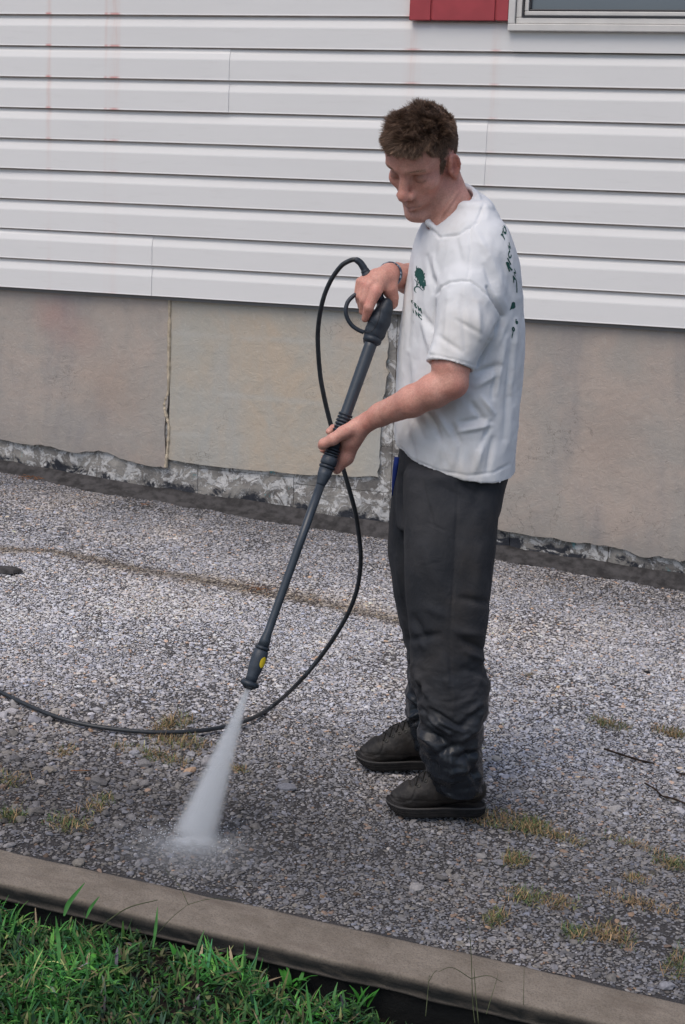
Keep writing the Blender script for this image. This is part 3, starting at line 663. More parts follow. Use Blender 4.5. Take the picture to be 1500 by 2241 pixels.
def stem(pts, r, label, leafy=()):
    """grass stem in photo pixels at a chosen distance"""
    P = [ray(a, b)*(d/(ray(a, b)@HD)) for a, b, d in pts]; S = spline(P, 6)-P[0]; m = MB(); m.tube(S, np.linspace(r, r*.5, len(S)), 5)
    for pr in leafy:
        Q = spline([ray(a, b)*(d/(ray(a, b)@HD)) for a, b, d in pr], 6)-P[0]; m.tube(Q, np.linspace(r*.8, r*.4, len(Q)), 5)
    o = m.build('tall_grass', MAT['stem'], smooth=True, label=label, cat='tall grass'); o.location = P[0]
MAT['stem'] = m_plain('grass_stem', (.06, .07, .035), .8, .2, .3, 60)
MAT['leaf'] = m_plain('grass_leaf', (.035, .15, .025), .6, .3, .2, 60)
stem([(335, 2055, 2.82), (375, 2010, 2.85), (412, 1980, 2.88)], .0009, 'thin forked seed head over the kerb left of the mist', [[(412, 1980, 2.88), (390, 1935, 2.9), (362, 1903, 2.93)], [(412, 1980, 2.88), (460, 1968, 2.88), (518, 1970, 2.86)]])
stem([(205, 2040, 2.83), (275, 1990, 2.85), (345, 1970, 2.87)], .0016, 'long green blade leaning right across the kerb edge')
stem([(1040, 2240, 2.72), (1035, 2190, 2.74), (1030, 2060, 2.78), (1020, 2010, 2.80)], .0011, 'tall upright grass stem with branching head at lower right', [[(1031, 2142, 2.76), (990, 2118, 2.76), (960, 2127, 2.77)], [(1031, 2142, 2.76), (1070, 2136, 2.76), (1100, 2150, 2.77)]])
stem([(1048, 2241, 2.7), (1042, 2180, 2.72), (1038, 2120, 2.74)], .0013, 'greener stem just right of the tall branching stem')
stem([(1146, 2200, 2.78), (1147, 2160, 2.79), (1148, 2115, 2.8)], .0007, 'single fine stalk standing against the kerb at right')
stem([(1065, 2220, 2.7), (1080, 2170, 2.74), (1091, 2132, 2.76)], .0008, 'short dark stalk leaning right beside the tall stem')
stem([(932, 2225, 2.74), (937, 2170, 2.77), (940, 2135, 2.79)], .0010, 'short green stem with a bent tip left of the tall stem', [[(938, 2150, 2.78), (950, 2130, 2.79), (957, 2124, 2.79)]])
def leafb(pts, w, label):
    P = spline([ray(a, b)*(d/(ray(a, b)@HD)) for a, b, d in pts], 6); T = np.gradient(P, axis=0); T /= np.linalg.norm(T, axis=1)[:, None]
    S = np.cross(T, FWD); S /= np.linalg.norm(S, axis=1)[:, None]; t = np.linspace(0, 1, len(P)); ww = w*np.sin(np.pi*np.clip(t*.85+.12, 0, 1))
    V = np.empty((len(P)*3, 3)); V[0::3] = P-S*ww[:, None]; V[1::3] = P+FWD*.25*ww[:, None]; V[2::3] = P+S*ww[:, None]; V -= P[0]
    F = [(3*i+j, 3*i+j+1, 3*i+j+4, 3*i+j+3) for i in range(len(P)-1) for j in (0, 1)]
    o = mesh_from('wild_grass', V, F, MAT['leaf'], None, True, label=label, cat='wild grass'); o.location = P[0]
leafb([(140, 2005, 2.8), (152, 1975, 2.82), (186, 1932, 2.85)], .0045, 'wide pointed blade rising over the kerb at left')
leafb([(188, 2010, 2.8), (200, 1985, 2.82), (218, 1962, 2.84)], .003, 'smaller curved blade beside the wide pointed blade')
leafb([(335, 2075, 2.8), (341, 2030, 2.82), (345, 1985, 2.84)], .003, 'narrow vertical blade at the kerb below the mist')
leafb([(682, 2241, 2.66), (676, 2200, 2.68), (670, 2150, 2.7)], .003, 'pale dry upright blade at the bottom middle')
leafb([(130, 2110, 2.68), (128, 2060, 2.72), (122, 2005, 2.74)], .004, 'tall pale green blade near the left corner')
# weed tufts on the driveway
def tuft(px, py, sx, sy, n, h, dry, label, green=.5):
    n = int(n*1.3); h *= 1.05; sx *= 1.3; sy *= 1.5
    q = ground(px, py); k = RNG.normal(0, 1, (n, 2)).clip(-1.8, 1.8); e = mr(px, py, 0, 1)
    off = np.stack([k[:, 0]*sx*e*.55, k[:, 1]*sy*e*1.4, 0*k[:, 0]], -1); ang = -.12
    X = q[0]+off[:, 0]*math.cos(ang)-off[:, 1]*math.sin(ang); Y = q[1]+off[:, 0]*math.sin(ang)+off[:, 1]*math.cos(ang); P = np.stack([X, Y, gz(X, Y)+.001], -1)-q
    g = np.exp(RNG.normal(0, .3, n)); c = np.stack([.17*g, .165*g, .075*g], -1); gr = RNG.random(n) < green; c[gr] = np.array([.075, .12, .045])*g[gr][:, None]
    d = RNG.random(n) < dry; c[d] = np.array([.30, .20, .11])*g[d][:, None]
    o = blades((P, RNG.uniform(0, 6.28, n), RNG.uniform(.3, 1, n)*h, RNG.uniform(.0006, .0014, n), RNG.uniform(.3, 1.2, n), c, RNG.uniform(0, .35, n)), 'weed_tuft', MAT['weed'], label=label, cat='weed', group='dry weed tufts in the driveway')
    o.location = q
for a in [(380, 1585, 26, 16, 240, .04, .5, 'upright dry tuft behind the hose left of the spray', .4),
          (390, 1625, 60, 12, 420, .03, .6, 'wide dry grass mat in front of the hose left of the spray', .35),
          (330, 1655, 70, 8, 330, .028, .5, 'long low weed strip left of the spray', .45),
          (140, 1648, 16, 8, 90, .025, .7, 'small straw tuft on the left gravel', .3),
          (15, 1712, 30, 10, 160, .028, .4, 'weed patch at the left edge above the kerb', .5),
          (22, 1788, 22, 8, 170, .03, .2, 'green weed tuft at the left edge nearest the kerb', .7),
          (150, 1806, 34, 9, 200, .028, .25, 'green and dry weed patch among loose pebbles near the kerb', .6),
          (212, 1765, 20, 14, 130, .03, .5, 'thin grassy tuft between the spray and the left edge', .5),
          (520, 1685, 18, 6, 90, .022, .5, 'small tuft immediately right of the spray', .5),
          (1090, 1795, 75, 14, 520, .028, .45, 'long straggling weed mat in front of the near boot', .5),
          (1165, 1812, 26, 12, 170, .03, .35, 'fuller end of the weed mat right of the near boot', .6),
          (1215, 1830, 50, 7, 240, .024, .5, 'low strip of weeds trailing right from the mat', .45),
          (1335, 1587, 42, 8, 280, .026, .4, 'tuft on the upper right driveway above the twig', .6),
          (1470, 1606, 40, 8, 280, .026, .55, 'dry tuft at the right edge above the twig', .45),
          (1128, 1885, 20, 9, 190, .03, .4, 'round tuft below the weed mat', .55),
          (1385, 1850, 50, 5, 150, .02, .6, 'thin line of weeds across the right driveway', .4),
          (1475, 1893, 34, 8, 230, .026, .4, 'tuft at the right edge below the weed line', .55),
          (1390, 1925, 20, 5, 100, .02, .7, 'small reddish tuft right of centre', .3),
          (1150, 1965, 30, 9, 190, .028, .35, 'left tuft of the pair nearest the kerb middle', .6),
          (1220, 1978, 28, 8, 160, .026, .55, 'right tuft of the pair nearest the kerb middle', .4),
          (1400, 1980, 55, 7, 200, .022, .75, 'reddish brown dry patch at the right', .3),
          (1085, 2015, 14, 9, 120, .032, .35, 'single spiky tuft close to the kerb', .6),
          (1255, 2045, 18, 8, 110, .03, .2, 'green tuft right of the spiky one near the kerb', .75),
          (1340, 2050, 34, 10, 260, .03, .6, 'bushy dry tuft near the kerb at right', .4),
          (1490, 2115, 22, 16, 170, .035, .4, 'tuft at the right edge beside the kerb', .6),
          (1160, 1478, 14, 3, 40, .015, .6, 'tiny tuft in the crack right of the legs', .4)]: tuft(*a)
# twigs, clod, litter
def twig(pts, r, label, mat='twig', name='twig', cat='twig'):
    P = spline([ground(a, b, h+r) for a, b, h in pts], 5); m = MB(); rr = r*(1+.2*np.sin(np.arange(len(P))*1.7)); rr[-1] *= .5
    m.tube(P-P[0], rr, 7); o = m.build(name, MAT[mat], smooth=True, label=label, cat=cat); o.location = P[0]
twig([(1323, 1639, .004), (1362, 1652, .006), (1400, 1664, .006), (1433, 1671, .004)], .0032, 'straight dark twig on the right driveway')
twig([(1412, 1714, .006), (1435, 1728, .007), (1450, 1742, .004), (1475, 1748, .006), (1503, 1760, .004)], .0026, 'crooked thin twig at the right edge')
twig([(1480, 1690, .004), (1500, 1695, .006), (1540, 1703, .004)], .0022, 'short twig end entering at the right edge above the crooked twig')
twig([(155, 1687, .006), (200, 1686, .008)], .0012, 'pale straw lying on the left gravel', 'needle', 'straw', 'straw')
def clod(px, py, r, mat, label, fl=.6, name='clod', cat='clod'):
    bm = bmesh.new(); bmesh.ops.create_icosphere(bm, subdivisions=3, radius=r)
    for v in bm.verts: n = v.co*(1+.3*float(vnoise(np.array(v.co)*1., 1.4/r, 3))); v.co = Vector((n.x*1.4, n.y*1.1, n.z*fl))
    me = bpy.data.meshes.new(name); bm.to_mesh(me); bm.free(); me.materials.append(MAT[mat]); [setattr(p, 'use_smooth', True) for p in me.polygons]
    o = bpy.data.objects.new(name, me); COL.objects.link(o); q = ground(px, py); o.location = (q[0], q[1], q[2]+r*fl*.6); tag(o, label, cat)
clod(1416, 1473, .008, 'clod', 'small dark clod on the right driveway')
q = ground(12, 1249)
bm = bmesh.new(); bmesh.ops.create_circle(bm, cap_ends=True, radius=1, segments=28); 
for v in bm.verts: v.co = Vector((v.co.x*.060*(1+.12*math.sin(5*v.co.y)), v.co.y*.040, 0))
r_ = bmesh.ops.extrude_face_region(bm, geom=bm.faces[:]); [setattr(v, 'co', v.co*Vector((.9, .9, 1))+Vector((0, 0, .009))) for v in r_['geom'] if isinstance(v, bmesh.types.BMVert)]
me = bpy.data.meshes.new('tar_patch'); bm.to_mesh(me); bm.free(); me.materials.append(MAT['tar']); o = bpy.data.objects.new('tar_patch', me); COL.objects.link(o); o.location = q; tag(o, 'small dark tar patch on the asphalt at the left edge', 'patch')
bb = 0
for (px, py, sx, n, lab) in ((60, 1050, 45, 60, 'reddish pine litter in the tar angle at the far left'), (125, 1038, 14, 34, 'little heap of dry grass at the foot of the wall'), (318, 1108, 8, 10, 'rust coloured leaf scrap near the wall'), (560, 1295, 26, 26, 'scatter of orange needles mid driveway left of the legs')):
    m = MB(); q = ground(px, py)
    for _ in range(n):
        e = mr(px, py, 1.5, 1); c = np.array([RNG.normal(0, sx*.5)*e, RNG.normal(0, .02), .005+RNG.random()*.01]); a = RNG.uniform(0, 6.28); l = RNG.uniform(.008, .022)
        d = np.array([math.cos(a), math.sin(a), RNG.normal(0, .2)])*l; m.tube([c, c+d*.5+[0, 0, .002], c+d], .0009, 3)
    o = m.build('litter', MAT['needle'], label=lab, cat='litter'); o.location = q
print('garden', round(time.time()-T0, 1))
# ================================================================== HOSE, LANCE
def at3(px, py, w): return unloc(PM(px, py, w))
G3 = at3(828, 708, -.01); IMP3 = ground(425, 1838)
def lance_at(py):
    lo_, hi_ = 0., 1.
    for _ in range(40):
        t = (lo_+hi_)/2; P = G3+(IMP3-G3)*t; y = IH/2-FPX*(P@CU)/(P@FWD)
        if y < py: lo_ = t
        else: hi_ = t
    return P
lance = empty('pressure_washer_lance', G3, label='black pressure washer gun and long lance held in both hands', cat='pressure washer')
def LP(P): return np.asarray(P)-G3
def lt(ys, rs, name, mat, n=16, parent=lance, smooth=True):
    P = []; R = []
    for y, r in zip(ys, rs):
        p = lance_at(y); P.append(LP(p)); R.append(r*(p@FWD)/FPX)
    for i in range(1, len(P)):
        if np.linalg.norm(P[i]-P[i-1]) < 1e-6: P[i] = P[i]+(IMP3-G3)*1e-4
    m = MB(); m.tube(P, R, n); return m.build(name, mat, parent, smooth)
lt([735, 760, 850, 915, 925], [14, 14, 13.2, 12.8, 12.8], 'grip_tube', MAT['steel'])
for y in range(908, 946, 7): lt([y-2.6, y-2, y+2, y+2.6], [13, 16, 16, 13], 'grip_rib', MAT['plastic'])
lt([925, 985], [12.5, 12.5], 'inner_tube', MAT['plastic'])
for y in (984, 990, 996): lt([y-2.2, y-1.6, y+1.6, y+2.2], [13, 16, 16, 13], 'grip_rib', MAT['plastic'])
lt([999, 1001, 1016, 1018], [15, 17.5, 18, 16], 'locking_collar', MAT['plastic2'])
lt([1018, 1020, 1024, 1026], [14, 18, 18, 14], 'collar_ring', MAT['plastic'])
lt([1026, 1040, 1058, 1062], [16, 15, 11, 10], 'collar_cone', MAT['plastic2'])
lt([1060, 1200, 1300, 1385, 1400, 1414], [10, 9.2, 9, 9.2, 12, 13], 'lance_tube', MAT['steel'])
lt([1414, 1416, 1420, 1422], [13, 16, 16, 13], 'nozzle_ring', MAT['plastic'])
lt([1422, 1425, 1440, 1462, 1480, 1492], [14, 16.5, 17.5, 16, 13, 13], 'nozzle_body', MAT['plastic2'])
lt([1490, 1493, 1499, 1503, 1508], [17, 21, 22, 15, 9], 'nozzle_flange', MAT['plastic'], 20)
# yellow mark on the nozzle
P = lance_at(1446); ax = (IMP3-G3)/np.linalg.norm(IMP3-G3); sidev = np.cross(ax, FWD); sidev /= np.linalg.norm(sidev)
if sidev@CR < 0: sidev = -sidev
fr = -(FWD-ax*(FWD@ax)); fr /= np.linalg.norm(fr); rr = 17.2*(P@FWD)/FPX; V = []; F = []
for i in range(9):
    for j in range(9):
        a = -1+2*i/8; b = -1+2*j/8; s_ = math.sqrt(max(0, 1-b*b)); th = math.radians(42)+a*s_*.42
        V.append(LP(P)+ax*b*.014+(sidev*math.sin(th)+fr*math.cos(th))*(rr+.0008))
for i in range(8):
    for j in range(8): F.append((i*9+j, (i+1)*9+j, (i+1)*9+j+1, i*9+j+1))
mesh_from('yellow_mark', V, F, MAT['yellow'], lance, True)
# gun body via sdf in local man frame
def Q(px, py, w, r): return (PM(px, py, w), mr(px, py, w, r))
gw = -.01
S = SDF(PM(740, 800, -.08)-[0, 0, .02], PM(880, 560, .08)+[.02, 0, .02], .0016)
S.chain([Q(847, 665, gw, 13), Q(842, 678, gw, 18), Q(831, 702, gw, 24), Q(821, 728, gw, 22.5), Q(813, 744, gw, 18)], .006)
S.chain([Q(838, 668, gw+.01, 10), Q(825, 640, gw+.015, 11), Q(808, 610, gw+.02, 11), Q(803, 600, gw+.02, 10)], .008)
S.cap(PM(826, 690, gw-.004), PM(812, 722, gw-.006), .012, .014, .003)
a, b = PM(808, 752, gw), PM(800, 775, gw)
V, F = S.mesh(); V = relax(V, F, 1)
o = mesh_from('gun_body', LP(unloc(V)), F, MAT['plastic'], lance, True)
bvg = BVHTree.FromPolygons([tuple(x) for x in unloc(V)], [tuple(f) for f in F.tolist()])
def drape(pts, bv, lift=.0006):
    out = []
    for px, py in pts:
        d = Vector(ray(px, py)).normalized(); h = bv.ray_cast(Vector((0, 0, 0)), d)
        out.append(None if h[0] is None else np.array(h[0])-np.array(d)*lift)
    return out
# groove line round the side plate and small oval badge
def groove(pts, r, name, mat, bv, origin, parent, n=5, lift=.0002):
    P = [p for p in drape(spline(pts, 5), bv, lift) if p is not None]
    if len(P) > 3: m = MB(); m.tube(np.array(P)-origin, r, n); return m.build(name, mat, parent, True)
groove([(838, 655), (834, 672), (831, 690), (826, 706), (818, 720), (808, 727), (800, 725)], .0011, 'panel_groove', MAT['gasket'], bvg, G3, lance)
groove([(812+8*math.cos(t)*.8+4*math.sin(t), 716-12*math.sin(t)+3*math.cos(t)) for t in np.linspace(0, 6.3, 16)], .0007, 'badge', MAT['plastic2'], bvg, G3, lance)
lt([738, 742, 748, 752], [19, 21, 20.5, 15], 'gun_collar', MAT['plastic'])
m = MB(); g_ = spline([unloc(PM(a, b, c)) for a, b, c in ((797, 727, gw), (785, 722, gw), (771, 712, gw), (761, 697, gw), (757, 680, gw), (761, 662, gw+.005), (772, 649, gw+.01), (786, 640, gw+.015), (800, 632, gw+.02))], 5)
m.tube(LP(g_), np.full(len(g_), .0052), 8); m.build('trigger_guard', MAT['plastic'], lance, True)
m = MB(); t_ = spline([unloc(PM(a, b, c)) for a, b, c in ((822, 690, gw+.006), (810, 680, gw+.008), (803, 660, gw+.012))], 4); m.tube(LP(t_), .0045, 8); m.build('trigger', MAT['plastic2'], lance, True)
m = MB(); t_ = [unloc(PM(a, b, gw+.02)) for a, b in ((806, 606), (804, 602), (803, 599), (800, 594))]; m.tube(LP(t_), [.0125, .014, .014, .010], 14); m.build('hose_fitting', MAT['plastic'], lance, True)
# hose
hp = [(802, 598, .010), (796, 585, .010), (787, 573, .010), (776, 568, .010), (762, 572, .015), (745, 584, .02), (722, 618, .03), (705, 665, .04), (696, 730, .06), (700, 810, .08), (709, 865, .09), (722, 920, .10), (740, 985, .10), (753, 1030, .10), (766, 1075, .11), (779, 1125, .13), (787, 1180, .15), (790, 1225, .17), (784, 1280, .2), (767, 1332, .22), (740, 1382, .25), (700, 1440, .28), (652, 1496, .31)]
H3 = [unloc(PM(a, b, c)) for a, b, c in hp]
for a, b in ((600, 1543), (545, 1575), (475, 1594), (400, 1602), (320, 1602), (230, 1593), (150, 1577), (80, 1552), (0, 1514), (-80, 1468), (-200, 1400)): H3.append(ground(a, b, .014))
H3 = np.array(H3); HS = spline(H3, 8); m = MB(); m.tube(HS-HS[0], np.interp(np.arange(len(HS)), [0, 30, len(HS)-1], [.0060, .0058, .0062]), 12)
o = m.build('hose', MAT['hose'], smooth=True, label='black rubber hose looping from the gun down across the driveway', cat='hose'); o.location = HS[0]
m = MB(); P = HS[0:24]-HS[0]; m.tube(P, np.interp(np.arange(24), [0, 4, 5, 20, 23], [.0105, .0105, .009, .0078, .0066]), 12); m.build('bend_restrictor', MAT['plastic'], o, True)
print('lance', round(time.time()-T0, 1))
# ================================================================== PERSON
man = empty('person', MAN_LOC, YAW, label='young man in a stained white t-shirt and black trousers hosing the driveway, head bowed', cat='person')
# ---- head frame
AZ, PI_, RO, HSC = math.radians(37), math.radians(36), math.radians(-8), 1.02
hor = np.array([-math.sin(AZ), -math.cos(AZ), 0]); HF = math.cos(PI_)*hor-math.sin(PI_)*np.array([0, 0, 1.]); HSd = np.cross([0, 0, 1.], hor); HU = np.cross(HF, HSd)
HS2 = math.cos(RO)*HSd+math.sin(RO)*HU; HU2 = -math.sin(RO)*HSd+math.cos(RO)*HU
HR = np.array([HF, HS2, HU2])            # rows: axes of the head
HC = PM(931, 357, -.02)
for _ in range(3):
    lm = [((.004, .080, -.002), (995, 361)), ((.122, 0, -.027), (888, 440)), ((.090, 0, -.115), (914, 487)), ((.082, .031, .010), (914, 398)), ((.100, 0, -.063), (908, 458))]
    e_ = np.mean([np.array(b)-project(HC+HSC*(np.array(a)@HR)) for a, b in lm], 0); HC = HC+np.array([e_[0], 0, -e_[1]])*mr(930, 360, 0, 1)
HC = HC+np.array([-.006, 0, .002])
print('head fit', [np.round(np.array(b)-project(HC+HSC*(np.array(a)@HR))).tolist() for a, b in lm])
def hd(x, y, z): return HC+HSC*(np.array([x, y, z])@HR)
def tohead(V): return ((V-HC)@HR.T)/HSC
lw = loc(lance_at(965))[1]               # depth of the lance at the left hand
print('lance depth at hand', lw)
_a = PM(690, 1780, 0); _b = PM(1100, 195, 0); S = SDF((_a[0]-.06, -.32, _a[2]-.02), (_b[0]+.03, .40, _b[2]+.03), .0026)
def HE(x, y, z, r, k=.012, sub=False): S.ell(hd(x, y, z), np.array(r)*HSC, HR, k, sub)
def HCp(a, b, ra, rb, k=.008, sub=False): S.cap(hd(*a), hd(*b), ra*HSC, rb*HSC, k, sub)
# hidden trunk and legs
S.stack([(500, 985, 1050, 0, .09), (560, 960, 1080, 0, .13), (700, 930, 1095, 0, .13), (900, 930, 1080, 0, .13), (1030, 925, 1080, 0, .14)], math.radians(20), .02)
S.chain([Q(1000, 1030, -.10, 60), Q(985, 1300, -.12, 45), Q(985, 1500, -.14, 34), Q(985, 1690, -.14, 30)], .02)
S.chain([Q(965, 1030, .10, 60), Q(945, 1300, .12, 45), Q(955, 1450, .14, 28), Q(950, 1600, .155, 20)], .02)
# left arm (near)
S.chain([Q(1000, 560, -.06, 50), Q(1030, 650, -.15, 42)], .02)
S.chain([Q(1030, 660, -.16, 42), Q(988, 800, -.215, 41), Q(990, 836, -.225, 34)], .012)
S.chain([Q(990, 838, -.225, 35), Q(951, 855, -.215, 36.5), Q(902, 878, -.19, 34), Q(833, 907, lw-.03, 25), Q(803, 924, lw-.012, 20.5)], .012)
# left hand
S.chain([Q(803, 924, lw-.012, 20.5), Q(783, 940, lw-.005, 22), Q(766, 962, lw+.0, 22)], .010)
S.chain([Q(775, 955, lw+.004, 22), Q(757, 1000, lw+.012, 17), Q(738, 1028, lw+.016, 10)], .010)
S.chain([Q(785, 930, lw-.012, 17), Q(752, 947, lw-.026, 14.5), Q(728, 962, lw-.030, 12.5), Q(709, 971, lw-.026, 11), Q(704, 976, lw-.020, 8.5)], .007)
for (a, b, c) in (((752, 945, lw+.014, 11), (730, 938, lw+.026, 9.5), (721, 944, lw+.010, 8)), ((748, 968, lw+.022, 10), (722, 966, lw+.030, 9.5), (711, 972, lw+.010, 8.5)), ((744, 988, lw+.024, 10), (718, 986, lw+.030, 9), (707, 984, lw+.014, 7.5)), ((740, 1010, lw+.024, 9.5), (722, 1008, lw+.030, 8.5), (710, 1002, lw+.018, 7))):
    S.chain([Q(*a), Q(*b), Q(*c)], .004)
# right arm (far)
S.chain([Q(985, 560, .08, 46), Q(965, 590, .16, 42), Q(985, 632, .29, 34), Q(930, 618, .20, 33), Q(895, 610, .12, 32), Q(868, 603, .055, 26.5), Q(853, 600, .03, 23)], .012)
# right hand
S.chain([Q(853, 600, .03, 23), Q(838, 608, .008, 22), Q(828, 615, -.004, 21)], .010)
S.chain([Q(850, 608, .015, 20), Q(853, 632, .008, 17), Q(860, 650, .012, 12), Q(860, 665, .018, 10), Q(850, 675, .024, 8.5)], .008)
for fing in (((836, 610, .000, 17), (823, 638, -.026, 13), (808, 672, -.032, 11), (800, 697, -.018, 8.5)),
             ((828, 606, .000, 16), (808, 626, -.018, 11.5), (797, 657, -.024, 10.5), (794, 681, -.008, 8.5)),
             ((822, 604, .006, 15), (797, 620, -.006, 10.5), (789, 648, -.010, 9.5), (790, 670, .004, 8)),
             ((820, 602, .012, 14), (789, 616, .008, 9.5), (784, 640, .006, 8.5), (786, 659, .016, 7.5))):
    S.chain([Q(*f) for f in fing], .006, .003)
# neck
S.chain([(PM(1002, 510, .0), .072), (PM(987, 462, .0), .056)], .03)
S.chain([Q(968, 500, -.012, 26), Q(985, 505, -.02, 34)], .01)
S.chain([(PM(985, 458, .002), .0555), (PM(966, 398, .004), .051)], .010)
S.cap(hd(-.018, .050, -.046), PM(968, 488, -.040), .012, .010, .010)      # neck cord
# head
HE(-.004, 0, .044, (.087, .0755, .084), .01); HE(.045, 0, .048, (.050, .062, .052), .02)
HE(.040, 0, -.030, (.050, .056, .070), .02)
for s_ in (1, -1):
    HCp((.002, s_*.059, -.044), (.026, s_*.051, -.077), .0155, .0155, .010); HCp((.026, s_*.051, -.077), (.072, s_*.018, -.101), .0155, .016, .010)
    HE(.058, s_*.043, -.012, (.024, .020, .020), .015)
    HCp((.088, s_*.012, .033), (.072, s_*.047, .032), .0100, .0085, .010)
HE(.080, 0, -.100, (.018, .021, .017), .014); HE(.072, 0, -.055, (.026, .032, .026), .015)
for s_ in (1, -1): HE(.094, s_*.031, .009, (.016, .0175, .013), .010, True)
for s_ in (1, -1): HE(.0715, s_*.032, .008, (.0145, .016, .0125), .004)
HCp((.087, 0, .022), (.106, 0, -.016), .0090, .0120, .012); HE(.1125, 0, -.024, (.0125, .0130, .0120), .008)
for s_ in (1, -1): HE(.100, s_*.0155, -.029, (.0115, .0080, .0085), .008); HE(.103, s_*.007, -.037, (.006, .0036, .004), .002, True)
# lips
for s_ in (1, -1):
    HCp((.0985, 0, -.0565), (.084, s_*.023, -.0625), .0052, .0030, .004); HCp((.0965, 0, -.0695), (.084, s_*.021, -.0650), .0062, .0030, .004)
    HCp((.1035, 0, -.0630), (.0865, s_*.0235, -.0640), .0014, .0014, .0015, True)
HE(.098, 0, -.083, (.008, .016, .005), .006, True)
# ears
for s_ in (1, -1):
    y0 = .0745; ex = .004
    HE(ex, s_*(y0-.001), -.003, (.0155, .0085, .026), .006)
    pts = []
    for t in np.linspace(-1.9, 2.9, 12):
        rx, rz = .0138, .0262; fl = .014 if math.cos(t) < 0 or True else 0
        x = ex-rx*math.cos(t); z = .001+rz*math.sin(t); pts.append((x, s_*(y0+.004+.007*max(0, math.cos(t))), z))
    for i in range(len(pts)-1): HCp(pts[i], pts[i+1], .0042, .0042, .003)
    HE(ex-.004, s_*(y0+.003), -.031, (.010, .0065, .010), .004)
    HE(ex-.004, s_*(y0+.001), -.002, (.014, .0075, .024), .005); HE(ex+.003, s_*(y0+.012), -.001, (.0085, .0082, .0135), .0025, True); HCp((ex-.006, s_*(y0+.010), .017), (ex-.010, s_*(y0+.010), -.010), .0026, .0024, .002, True)
    HE(ex+.0135, s_*(y0+.003), -.008, (.0045, .0045, .006), .002)
V, F = S.mesh(); print('body verts', len(V), round(time.time()-T0, 1))
del S
V = relax(V, F, 2, .5)
N = normals(V, F); h = tohead(V); near_head = (np.abs(h[:, 0]) < .16) & (np.abs(h[:, 1]) < .11) & (h[:, 2] > -.15)
pxv = project(V)
# forehead wrinkles, neck creases
def hseg(a, b, w):
    a = np.array(a); b = np.array(b); d = b-a; t = np.clip(((h-a)@d)/(d@d), 0, 1); q = h-a-t[:, None]*d; return np.exp(-(q**2).sum(1)/(w*w))
disp = np.zeros(len(V))
for z, am in ((.052, 1.2), (.060, 1.0), (.045, .7)):
    for s_ in (1, -1): disp -= am*1e-3*hseg((.094-.25*(z-.045), 0, z+.002), (.078, s_*.040, z-.002), .0028)
for s_ in (1, -1):
    disp -= .0012*hseg((.092, s_*.018, -.030), (.082, s_*.030, -.055), .004)
    disp -= .0012*hseg((.062, s_*.047, .006), (.074, s_*.030, -.006), .004)
sk = (pxv[:, 0] > 930) & (pxv[:, 1] > 380) & (pxv[:, 1] < 500)
disp += np.where(sk, strokes(pxv, [(1000, 415, 950, 480, 3.5, -2.2), (1006, 425, 968, 482, 3.5, -2.0), (985, 420, 940, 478, 3.5, -1.5), (1003, 420, 958, 484, 4, 1.6)]), 0)
disp += .0006*fbm(V, 60, 2, 3)
V = V+N*disp[:, None]
# colours
base = np.array([.64, .315, .245]); Cc = np.tile(base, (len(V), 1)); mot = fbm(V, 30, 3, 5)[:, None]
Cc = Cc*(1+(.09*mot+.07*fbm(V, 130, 2, 15)[:, None])*np.array([.6, 1.3, 1.3]))
def tintc(mask, c, a=1.): 
    global Cc
    m = np.clip(mask*a, 0, 1)[:, None]; Cc = Cc*(1-m)+np.array(c)*m
def blob(c, r): c = np.array(c); return np.exp(-(((h-c)/np.array(r))**2).sum(1))
nh = near_head.astype(float)
tintc(nh*blob((.112, 0, -.022), (.018, .017, .018)), (.66, .27, .21), .55)
for s_ in (1, -1):
    tintc(nh*blob((.065, s_*.048, -.015), (.03, .02, .03)), (.66, .27, .21), .5)
    tintc(nh*blob((.004, s_*.082, 0), (.022, .014, .032)), (.70, .24, .17), .75)
    tintc(nh*blob((.007, s_*.081, -.001), (.008, .005, .013)), (.36, .11, .08), .8)
    tintc(nh*hseg((.101, s_*.001, -.0632), (.0865, s_*.0235, -.0640), .0019), (.20, .08, .065), .85)
    tintc(nh*hseg((.086, s_*.020, .0015), (.078, s_*.045, .0035), .0026), (.13, .07, .05), .8); tintc(nh*hseg((.086, s_*.020, .016), (.078, s_*.046, .017), .0022), (.30, .15, .12), .5)
    tintc(nh*hseg((.094, s_*.012, .031), (.078, s_*.048, .033), .0052), (.34, .21, .13), .6)
    tintc(nh*blob((.082, s_*.030, .010), (.02, .02, .012)), (.34, .165, .12), .7)  # shade of the eye sockets painted into the skin colour
tintc(nh*blob((.094, 0, -.063), (.012, .026, .0085)), (.52, .22, .19), .6)
tintc(nh*sst(-.03, -.07, h[:, 2])*sst(.0, .03, h[:, 0]), (.46, .29, .225), .35)
tintc(np.exp(-(((pxv-[823, 636])/9)**2).sum(1))+np.exp(-(((pxv-[806, 628])/8)**2).sum(1))+np.exp(-(((pxv-[796, 621])/7)**2).sum(1))+np.exp(-(((pxv-[803, 660])/8)**2).sum(1)), (.66, .27, .22), .5)
tintc(np.exp(-(((pxv-[1010, 860])/28)**2).sum(1)), (.66, .28, .21), .5)
tintc(((pxv[:, 1] < 500) & (pxv[:, 1] > 400) & (pxv[:, 0] > 975) & ~near_head).astype(float), (.66, .34, .28), .35)
